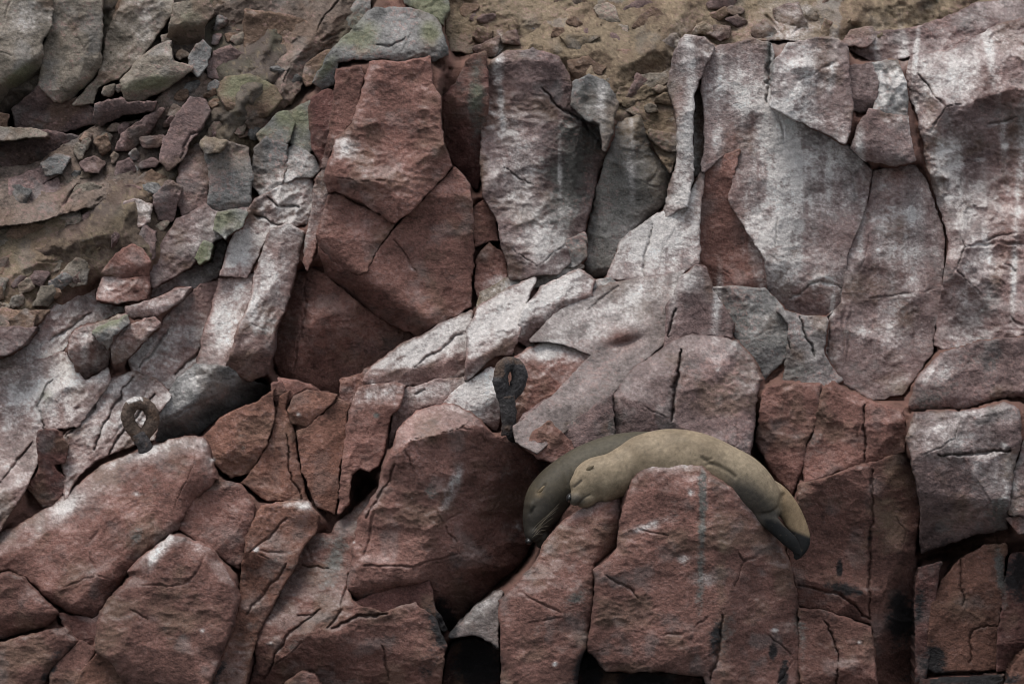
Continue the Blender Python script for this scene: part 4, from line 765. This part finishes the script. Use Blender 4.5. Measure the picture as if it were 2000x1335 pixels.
# ------------------------------------------------------------------ sea lions
def catmull(P, n):
    P = np.asarray(P, float); Q = np.concatenate([[2 * P[0] - P[1]], P, [2 * P[-1] - P[-2]]])
    out = []
    for i in range(1, len(Q) - 2):
        t = np.linspace(0, 1, n, endpoint=False)[:, None]
        a, b, c, d = Q[i - 1], Q[i], Q[i + 1], Q[i + 2]
        out.append(.5 * ((2 * b) + (c - a) * t + (2 * a - 5 * b + 4 * c - d) * t ** 2 + (3 * b - a - 3 * c + d) * t ** 3))
    out.append(P[-1:])
    return np.concatenate(out)

def loft(pts, n=8, seg=28, ratio=1.0, ratio_end=None):
    """pts: (px, py, Y, radius in px) along a spine; returns verts, faces of a closed tapering tube"""
    S = catmull(pts, n)
    C = P3(S[:, 0], S[:, 1], S[:, 2]); R = np.maximum(S[:, 3], .1) / PPM
    T = np.gradient(C, axis=0); T /= np.linalg.norm(T, axis=1)[:, None]
    Yv = np.array([0, 1, 0.0])
    N2 = Yv - T * (T @ Yv)[:, None]; N2 /= np.linalg.norm(N2, axis=1)[:, None]
    N1 = np.cross(T, N2)
    ra = np.full(len(S), ratio) if ratio_end is None else np.linspace(ratio, ratio_end, len(S))
    th = np.linspace(0, 2 * np.pi, seg, endpoint=False)
    V = C[:, None] + R[:, None, None] * (np.cos(th)[None, :, None] * N1[:, None] + (ra[:, None] * np.sin(th)[None])[..., None] * N2[:, None])
    m = len(S); V = V.reshape(-1, 3)
    F = [[i * seg + j, i * seg + (j + 1) % seg, (i + 1) * seg + (j + 1) % seg, (i + 1) * seg + j] for i in range(m - 1) for j in range(seg)]
    F.append([j for j in range(seg)][::-1]); F.append([(m - 1) * seg + j for j in range(seg)])
    return V, F

def ellipsoid(px, py, Y, rx, ry, rd, ang=0):
    bm = bmesh.new(); bmesh.ops.create_uvsphere(bm, u_segments=20, v_segments=12, radius=1)
    V = np.array([v.co[:] for v in bm.verts]); F = [[v.index for v in f.verts] for f in bm.faces]; bm.free()
    c, s = math.cos(math.radians(ang)), math.sin(math.radians(ang))
    x = V[:, 0] * rx; z = V[:, 2] * ry
    V = np.stack([x * c + z * s, V[:, 1] * rd, -x * s + z * c], 1) / PPM
    return V + P3(np.array(float(px)), np.array(float(py)), Y), F

def merged_body(parts, voxel=.0075, smooth=5):
    """one continuous skin over overlapping volumes"""
    V = []; F = []; n = 0
    for v, f in parts:
        V.append(v); F += [[i + n for i in q] for q in f]; n += len(v)
    me = bpy.data.meshes.new('raw'); me.from_pydata(np.concatenate(V).tolist(), [], F); me.update()
    bm = bmesh.new(); bm.from_mesh(me); bmesh.ops.recalc_face_normals(bm, faces=bm.faces); bm.to_mesh(me); bm.free()
    ob = bpy.data.objects.new('raw', me); SC.collection.objects.link(ob)
    md = ob.modifiers.new('r', 'REMESH'); md.mode = 'VOXEL'; md.voxel_size = voxel
    ms = ob.modifiers.new('s', 'SMOOTH'); ms.iterations = smooth; ms.factor = .5
    dg = bpy.context.evaluated_depsgraph_get(); ev = ob.evaluated_get(dg)
    e = ev.to_mesh()
    n = len(e.vertices); co = np.empty(n * 3); e.vertices.foreach_get('co', co)
    no = np.empty(n * 3); e.vertices.foreach_get('normal', no)
    nl = len(e.loops); lo = np.empty(nl, np.int32); e.loops.foreach_get('vertex_index', lo)
    npn = len(e.polygons); st = np.empty(npn, np.int32); tt = np.empty(npn, np.int32)
    e.polygons.foreach_get('loop_start', st); e.polygons.foreach_get('loop_total', tt)
    ev.to_mesh_clear(); bpy.data.objects.remove(ob); bpy.data.meshes.remove(me)
    return co.reshape(-1, 3), no.reshape(-1, 3), lo, st, tt

def to_px(V):
    k = (D + V[:, 1]) / D / PPM
    return V[:, 0] / k + 1000, 667.5 - (V[:, 2] - ZC) / k

def fur_material(name, rough=.52):
    m, nt, N, L = new_mat(name)
    out = N.new('ShaderNodeOutputMaterial'); b = N.new('ShaderNodeBsdfPrincipled'); L.new(b.outputs[0], out.inputs[0])
    at = N.new('ShaderNodeAttribute'); at.attribute_name = 'pigment'; geo = N.new('ShaderNodeNewGeometry')
    n1 = N.new('ShaderNodeTexNoise'); n1.inputs['Scale'].default_value = 260; n1.inputs['Detail'].default_value = 4
    n2 = N.new('ShaderNodeTexNoise'); n2.inputs['Scale'].default_value = 45; n2.inputs['Detail'].default_value = 5
    L.new(geo.outputs['Position'], n1.inputs['Vector']); L.new(geo.outputs['Position'], n2.inputs['Vector'])
    ad = N.new('ShaderNodeMath'); ad.operation = 'ADD'; L.new(n1.outputs[0], ad.inputs[0]); L.new(n2.outputs[0], ad.inputs[1])
    mr = N.new('ShaderNodeMapRange'); mr.inputs[1].default_value = .7; mr.inputs[2].default_value = 1.3; mr.inputs[3].default_value = .7; mr.inputs[4].default_value = 1.3
    L.new(ad.outputs[0], mr.inputs[0])
    mul = N.new('ShaderNodeMixRGB'); mul.blend_type = 'MULTIPLY'; mul.inputs[0].default_value = 1
    L.new(at.outputs['Color'], mul.inputs[1]); L.new(mr.outputs[0], mul.inputs[2]); L.new(mul.outputs[0], b.inputs['Base Color'])
    b.inputs['Roughness'].default_value = rough; b.inputs['Specular IOR Level'].default_value = .16
    bp = N.new('ShaderNodeBump'); bp.inputs['Strength'].default_value = .25; bp.inputs['Distance'].default_value = .004
    L.new(n1.outputs[0], bp.inputs['Height']); L.new(bp.outputs[0], b.inputs['Normal'])
    return m
FUR = fur_material('short_fur', .58)
def plain(name, col, rough=.5):
    m, nt, N, L = new_mat(name)
    out = N.new('ShaderNodeOutputMaterial'); b = N.new('ShaderNodeBsdfPrincipled'); L.new(b.outputs[0], out.inputs[0])
    nz = N.new('ShaderNodeTexNoise'); nz.inputs['Scale'].default_value = 120
    cr = N.new('ShaderNodeMixRGB'); cr.inputs[1].default_value = (*[c * .7 for c in col], 1); cr.inputs[2].default_value = (*[min(1, c * 1.3) for c in col], 1)
    L.new(nz.outputs[0], cr.inputs[0]); L.new(cr.outputs[0], b.inputs['Base Color']); b.inputs['Roughness'].default_value = rough
    return m
NOSE = plain('wet_nose', (.012, .011, .011), .35); WHISK = plain('whisker_hair', (.16, .13, .09), .5)
LID = plain('closed_eyelid', (.03, .024, .018), .6)

def carve(V, Nn, px, py, line, width, depth):
    q, _ = polydist(line, px, py)
    w = np.exp(-(q / width) ** 2) * (Nn[:, 1] < .1)
    V -= Nn * (w * depth)[:, None]
    return w

def put(name, V, lo, st, tt, C, mat, parent):
    me, o0 = mesh_from(name, V, lo, st, tt, C)
    return link(name, me, o0, mat, parent)

def simple(name, VF, mat, parent, smooth=True):
    V, F = VF
    lo = np.concatenate([np.array(f) for f in F]); tt = np.array([len(f) for f in F]); st = np.concatenate([[0], np.cumsum(tt)[:-1]])
    me, o0 = mesh_from(name, V, lo, st, tt)
    return link(name, me, o0, mat, parent)

def thing(name, px, py, Y, label, cat):
    o = bpy.data.objects.new(name, None); SC.collection.objects.link(o)
    o.location = Vector(P3(np.array(float(px)), np.array(float(py)), Y)); o.empty_display_size = .1
    o['label'] = label; o['category'] = cat
    return o

# tan one, draped over the big block
sl = thing('sea_lion', 1300, 1020, .46, 'tan sea lion asleep, draped over the big red-brown block', 'sea lion')
sl['group'] = 'sea lions asleep on the rocks'
body = [loft([(1117,974,.345,6),(1123,971,.345,15),(1131,965,.35,26),(1144,953,.365,37),(1162,940,.38,47),(1200,928,.40,46),(1232,913,.43,50),(1262,902,.45,58),(1306,900,.46,65),(1360,904,.46,62),(1410,923,.46,58),(1452,945,.46,55),(1484,974,.46,45),(1496,1000,.46,31),(1499,1022,.46,14)], seg=36),
        ellipsoid(1126,972,.33,17,15,22,-35), ellipsoid(1148,972,.36,26,18,30,-30), ellipsoid(1136,935,.335,13,8,10,-50),
        loft([(1335,915,.36,26),(1375,919,.325,20),(1405,928,.315,14),(1428,936,.315,7),(1438,939,.32,2)], ratio=.6, ratio_end=.4),
        loft([(1470,950,.50,30),(1512,968,.50,28),(1538,992,.50,23),(1556,1025,.50,21),(1566,1058,.49,18),(1558,1082,.48,11),(1552,1092,.48,4)], ratio=.7, ratio_end=.35),
        loft([(1480,985,.42,26),(1502,1015,.41,18),(1522,1036,.42,15),(1545,1058,.43,14),(1560,1078,.44,8),(1563,1086,.44,3)], ratio=.6, ratio_end=.35)]
V, Nn, lo, st, tt = merged_body(body, .006, 10)
px, py = to_px(V)
TANF = np.array([.200, .156, .106]); DARKF = np.array([.012, .012, .012]); MIDF = np.array([.052, .046, .040])
n1 = fbm(px, py, 40, 3, 3); n2 = fbm(px * .7 + py * .7, py, 7, 3, 5, .7)
C = np.broadcast_to(TANF, V.shape) * (1 + .22 * n1 + .24 * n2)[:, None]
C = mix(C, np.array([.155, .119, .080]), .6 * sstep(0, .5, fbm(px, py, 70, 2, 9)))
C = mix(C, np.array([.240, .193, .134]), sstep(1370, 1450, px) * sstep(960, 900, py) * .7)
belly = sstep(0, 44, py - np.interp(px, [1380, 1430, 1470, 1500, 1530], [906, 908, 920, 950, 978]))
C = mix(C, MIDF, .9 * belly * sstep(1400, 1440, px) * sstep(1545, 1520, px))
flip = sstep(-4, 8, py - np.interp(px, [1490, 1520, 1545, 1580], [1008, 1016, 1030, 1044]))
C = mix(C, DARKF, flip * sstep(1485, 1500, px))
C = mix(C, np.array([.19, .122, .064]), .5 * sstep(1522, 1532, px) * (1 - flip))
muz = np.exp(-(((px - 1120) / 24) ** 2 + ((py - 976) / 15) ** 2) ** 2)
C = mix(C, np.array([.055, .048, .040]), .9 * muz)
eye = carve(V, Nn, px, py, [(1121, 950), (1127, 945), (1135, 938)], 2.4, .006)
C = mix(C, np.array([.03, .025, .02]), eye * .9)
lid = carve(V, Nn, px, py, [(1116, 944), (1124, 935), (1133, 929)], 6, -.004)
mouth = carve(V, Nn, px, py, [(1152, 965), (1141, 971), (1132, 981), (1127, 990)], 1.8, .005)
C = mix(C, np.array([.05, .04, .03]), mouth * .85)
cr1 = carve(V, Nn, px, py, [(1372, 893), (1386, 903), (1405, 910), (1426, 921), (1436, 930)], 4, .010)
C = mix(C, np.array([.06, .047, .033]), cr1 * .7)
neck = np.exp(-(((px - 1215) / 40) ** 2 + ((py - 958) / 22) ** 2)); C = mix(C, np.array([.11, .085, .055]), .5 * neck)  # shade under the neck painted into the fur
cr2 = carve(V, Nn, px, py, [(1376, 898), (1390, 896)], 2.5, .005); cr2 = carve(V, Nn, px, py, [(1380, 908), (1394, 904)], 2.5, .005)
cr3 = carve(V, Nn, px, py, [(1490, 1005), (1508, 1002), (1524, 990), (1530, 965)], 4, .014)
carve(V, Nn, px, py, [(1230, 885), (1245, 910), (1240, 950)], 12, .010); carve(V, Nn, px, py, [(1300, 860), (1330, 880), (1325, 905)], 16, .010)
carve(V, Nn, px, py, [(1340, 858), (1375, 868), (1400, 885)], 9, -.007); carve(V, Nn, px, py, [(1168, 905), (1180, 930), (1172, 962)], 10, .006)
for wl_ in ([(1206, 884), (1214, 905), (1212, 930)], [(1216, 880), (1226, 900), (1224, 928)], [(1272, 850), (1282, 870), (1280, 892)], [(1398, 862), (1404, 876)], [(1440, 882), (1446, 900), (1440, 922)], [(1498, 925), (1504, 945), (1496, 966)], [(1511, 945), (1514, 962), (1506, 980)]):
    carve(V, Nn, px, py, wl_, 5, .0022)
V += Nn * (.0022 * fbm(px, py, 45, 2, 7))[:, None]
sp = sstep(.45, .7, fbm(px, py, 6, 2, 11, .8)); C = mix(C, np.array([.10, .08, .055]), .35 * sp)
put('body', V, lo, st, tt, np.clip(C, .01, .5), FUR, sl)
simple('nose', ellipsoid(1112, 971, .325, 6.5, 9, 16, 20), NOSE, sl)
simple('ear', loft([(1147, 919, .285, 4), (1151, 915, .275, 5), (1156, 911, .27, 3.4), (1160, 909, .268, 1)], seg=12, ratio=.6), FUR, sl)
for a in sl.children:
    if a.name.startswith('ear'):
        at = a.data.attributes.new('pigment', 'FLOAT_COLOR', 'POINT'); at.data.foreach_set('color', np.tile([.13, .10, .065, 1], len(a.data.vertices)).astype(np.float32))
def whisker(parent, pts, r=.55):
    simple('whisker', loft([(x, y, d, max(.15, r * (1 - i / len(pts)))) for i, (x, y, d) in enumerate(pts)], n=4, seg=6), WHISK, parent)

# dark one behind it, head hanging down
s2 = thing('sea_lion', 1180, 1040, .74, 'dark olive-grey sea lion lying behind the tan one, head hanging down', 'sea lion')
s2['group'] = 'sea lions asleep on the rocks'
body = [loft([(1034,1057,.52,7),(1039,1047,.52,17),(1046,1030,.53,27),(1055,1006,.55,37),(1072,975,.60,48),(1106,946,.66,53),(1150,920,.72,55),(1208,901,.76,57),(1280,900,.78,60),(1350,920,.78,62),(1420,955,.78,52),(1470,990,.78,30)], seg=36),
        ellipsoid(1045,1043,.485,15,17,16,0), ellipsoid(1060,1052,.53,14,20,18,20), ellipsoid(1042,992,.49,10,14,12,-10)]
V, Nn, lo, st, tt = merged_body(body, .007, 8)
px, py = to_px(V)
n1 = fbm(px, py, 40, 3, 4); n2 = fbm(px, py, 9, 3, 6)
C = np.broadcast_to(np.array([.046, .038, .026]), V.shape) * (1 + .18 * n1 + .12 * n2)[:, None]
C = mix(C, np.array([.074, .065, .047]), .6 * sstep(1060, 1150, px) * sstep(960, 890, py))  # highlight along the top of the back, painted in
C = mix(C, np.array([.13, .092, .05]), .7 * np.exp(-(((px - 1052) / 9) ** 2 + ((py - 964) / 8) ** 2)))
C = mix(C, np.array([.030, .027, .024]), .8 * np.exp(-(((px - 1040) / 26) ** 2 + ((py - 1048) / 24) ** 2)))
C = mix(C, np.array([.020, .017, .014]), .85 * sstep(945, 1010, py + .25 * (px - 1040)))  # dark face fur, with the shade on the hanging head painted in
e = carve(V, Nn, px, py, [(1035, 1003), (1040, 996), (1044, 990)], 2.6, .007); C = mix(C, np.array([.02, .018, .015]), .6 * e)
carve(V, Nn, px, py, [(1050, 962), (1060, 952), (1064, 946)], 3, .008); carve(V, Nn, px, py, [(1030, 985), (1046, 978)], 6, -.006)
m_ = carve(V, Nn, px, py, [(1040, 1060), (1050, 1052), (1064, 1040)], 3, .008)
for wl_ in ([(1090, 900), (1104, 920), (1108, 945)], [(1104, 892), (1118, 912), (1122, 938)]):
    carve(V, Nn, px, py, wl_, 5, .004)
V += Nn * (.0022 * fbm(px, py, 45, 2, 7))[:, None]
sp = sstep(.35, .65, fbm(px, py, 6, 2, 11, .8)); C = mix(C, np.array([.030, .027, .022]), .45 * sp)
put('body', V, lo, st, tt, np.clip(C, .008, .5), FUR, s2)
simple('nose', ellipsoid(1033, 1056, .49, 8, 7, 14, 0), NOSE, s2)
simple('ear', loft([(1053, 960, .44, 2.6), (1057, 956, .435, 3.2), (1061, 951, .435, 2.2), (1064, 948, .44, .6)], seg=12, ratio=.6), FUR, s2)
for a in s2.children:
    if a.name.startswith('ear'):
        at = a.data.attributes.new('pigment', 'FLOAT_COLOR', 'POINT'); at.data.foreach_set('color', np.tile([.16, .12, .075, 1], len(a.data.vertices)).astype(np.float32))
for k, (ex, ey) in enumerate([(1078, 1001), (1084, 992), (1092, 983), (1090, 990), (1086, 998), (1080, 1010), (1072, 1026), (1066, 1034), (1060, 1042)]):
    bx, by = 1040 + (k % 4) * 2.2, 1034 + (k % 3) * 4 + k * .8
    whisker(s2, [(bx, by, .43), ((bx + ex) / 2 - 1, (by + ey) / 2 - 3, .40), (ex, ey, .40)], .3)

def rock_depth(px, py):
    i, j = int((py - RY0) / RS), int((px - RX0) / RS)
    v = float(RAST[i - 1:i + 2, j - 1:j + 2].min()); return v
# ------------------------------------------------------------------ rusted eye bolts
m, nt, N, L = new_mat('rusted_iron')
out = N.new('ShaderNodeOutputMaterial'); b = N.new('ShaderNodeBsdfPrincipled'); L.new(b.outputs[0], out.inputs[0])
at = N.new('ShaderNodeAttribute'); at.attribute_name = 'pigment'; geo = N.new('ShaderNodeNewGeometry')
nz = N.new('ShaderNodeTexNoise'); nz.inputs['Scale'].default_value = 90; nz.inputs['Detail'].default_value = 6; L.new(geo.outputs['Position'], nz.inputs['Vector'])
mr = N.new('ShaderNodeMapRange'); mr.inputs[1].default_value = .3; mr.inputs[2].default_value = .7; mr.inputs[3].default_value = .55; mr.inputs[4].default_value = 1.5; L.new(nz.outputs[0], mr.inputs[0])
mul = N.new('ShaderNodeMixRGB'); mul.blend_type = 'MULTIPLY'; mul.inputs[0].default_value = 1; L.new(at.outputs['Color'], mul.inputs[1]); L.new(mr.outputs[0], mul.inputs[2]); L.new(mul.outputs[0], b.inputs['Base Color'])
b.inputs['Roughness'].default_value = .85; b.inputs['Specular IOR Level'].default_value = .3
bp = N.new('ShaderNodeBump'); bp.inputs['Strength'].default_value = .8; bp.inputs['Distance'].default_value = .008; L.new(nz.outputs[0], bp.inputs['Height']); L.new(bp.outputs[0], b.inputs['Normal'])
IRON = m
def iron_part(name, pts, parent, base, cap=None, seed=0, ratio=1.0):
    V, Nn, lo, st, tt = merged_body([loft(pts, n=8, seg=20, ratio=ratio)], .0045, 1)
    px, py = to_px(V)
    u = px + V[:, 1] * 200
    V += Nn * (.006 * fbm(u, py, 12, 3, seed) + .003 * fbm(u, py, 4, 2, seed + 1))[:, None]
    C = np.broadcast_to(np.array(base), V.shape) * (1 + .4 * fbm(u, py, 14, 3, seed + 2))[:, None]
    C = mix(C, np.array([.085, .05, .032]), .6 * sstep(.05, .5, fbm(u, py, 22, 3, seed + 3)))
    if cap is not None:
        cx, cy, rx, ry = cap
        k = np.exp(-(((px - cx) / rx) ** 2 + ((py - cy) / ry) ** 2)) + .5 * fbm(u, py, 7, 3, seed + 4)
        C = mix(C, GUANO * .8, .9 * sstep(.55, .85, k) * sstep(.15, .5, Nn[:, 2]))
    return put(name, V, lo, st, tt, np.clip(C, .005, .6), IRON, parent)
YB = rock_depth(284, 880) + .05
e1 = thing('eye_bolt', 285, 875, YB, 'rusty iron ring bolt with a whitened top, set in the left rocks', 'ring bolt')
e1['group'] = 'rusted ring bolts'
iron_part('ring', [(276.4,861.4,YB,13),(264.0,844.2,YB,14),(252.8,826.9,YB-.005,14),(249.5,807.4,YB-.01,14),(257.3,791.2,YB-.01,14),(273.0,786.9,YB,13.5),(287.6,793.4,YB+.02,13.5),(297.6,809.6,YB+.03,14.5),(296.5,826.9,YB+.03,14.5),(286.4,843.1,YB+.025,13),(276.4,855.0,YB+.02,11)], e1, (.075, .052, .040), (262, 781, 26, 10), 2)
iron_part('shank', [(270,846,YB,15),(279,862,YB,15.5),(286,880,YB+.01,15.5),(291,915,YB+.06,15)], e1, (.045, .040, .040), None, 4)
YB = rock_depth(994, 862) + .04
e2 = thing('eye_bolt', 993, 862, YB, 'tall dark rusted iron ring bolt standing upright in the middle of the rocks', 'ring bolt')
e2['group'] = 'rusted ring bolts'
iron_part('ring', [(990,784,YB,15),(983,768,YB,16),(978,748,YB-.01,16),(979,728,YB-.01,16),(988,713,YB,16),(1002,711,YB+.015,15),(1012,722,YB+.02,16.5),(1014,738,YB+.025,17),(1010,755,YB+.025,16),(1000,770,YB+.02,14),(992,782,YB+.015,12)], e2, (.036, .033, .034), None, 1)
iron_part('shank', [(989,774,YB,18),(992,795,YB,17),(994,825,YB,15.5),(994,848,YB+.02,15.5),(994,868,YB+.14,15),(994,890,YB+.3,14)], e2, (.036, .033, .033), None, 6)
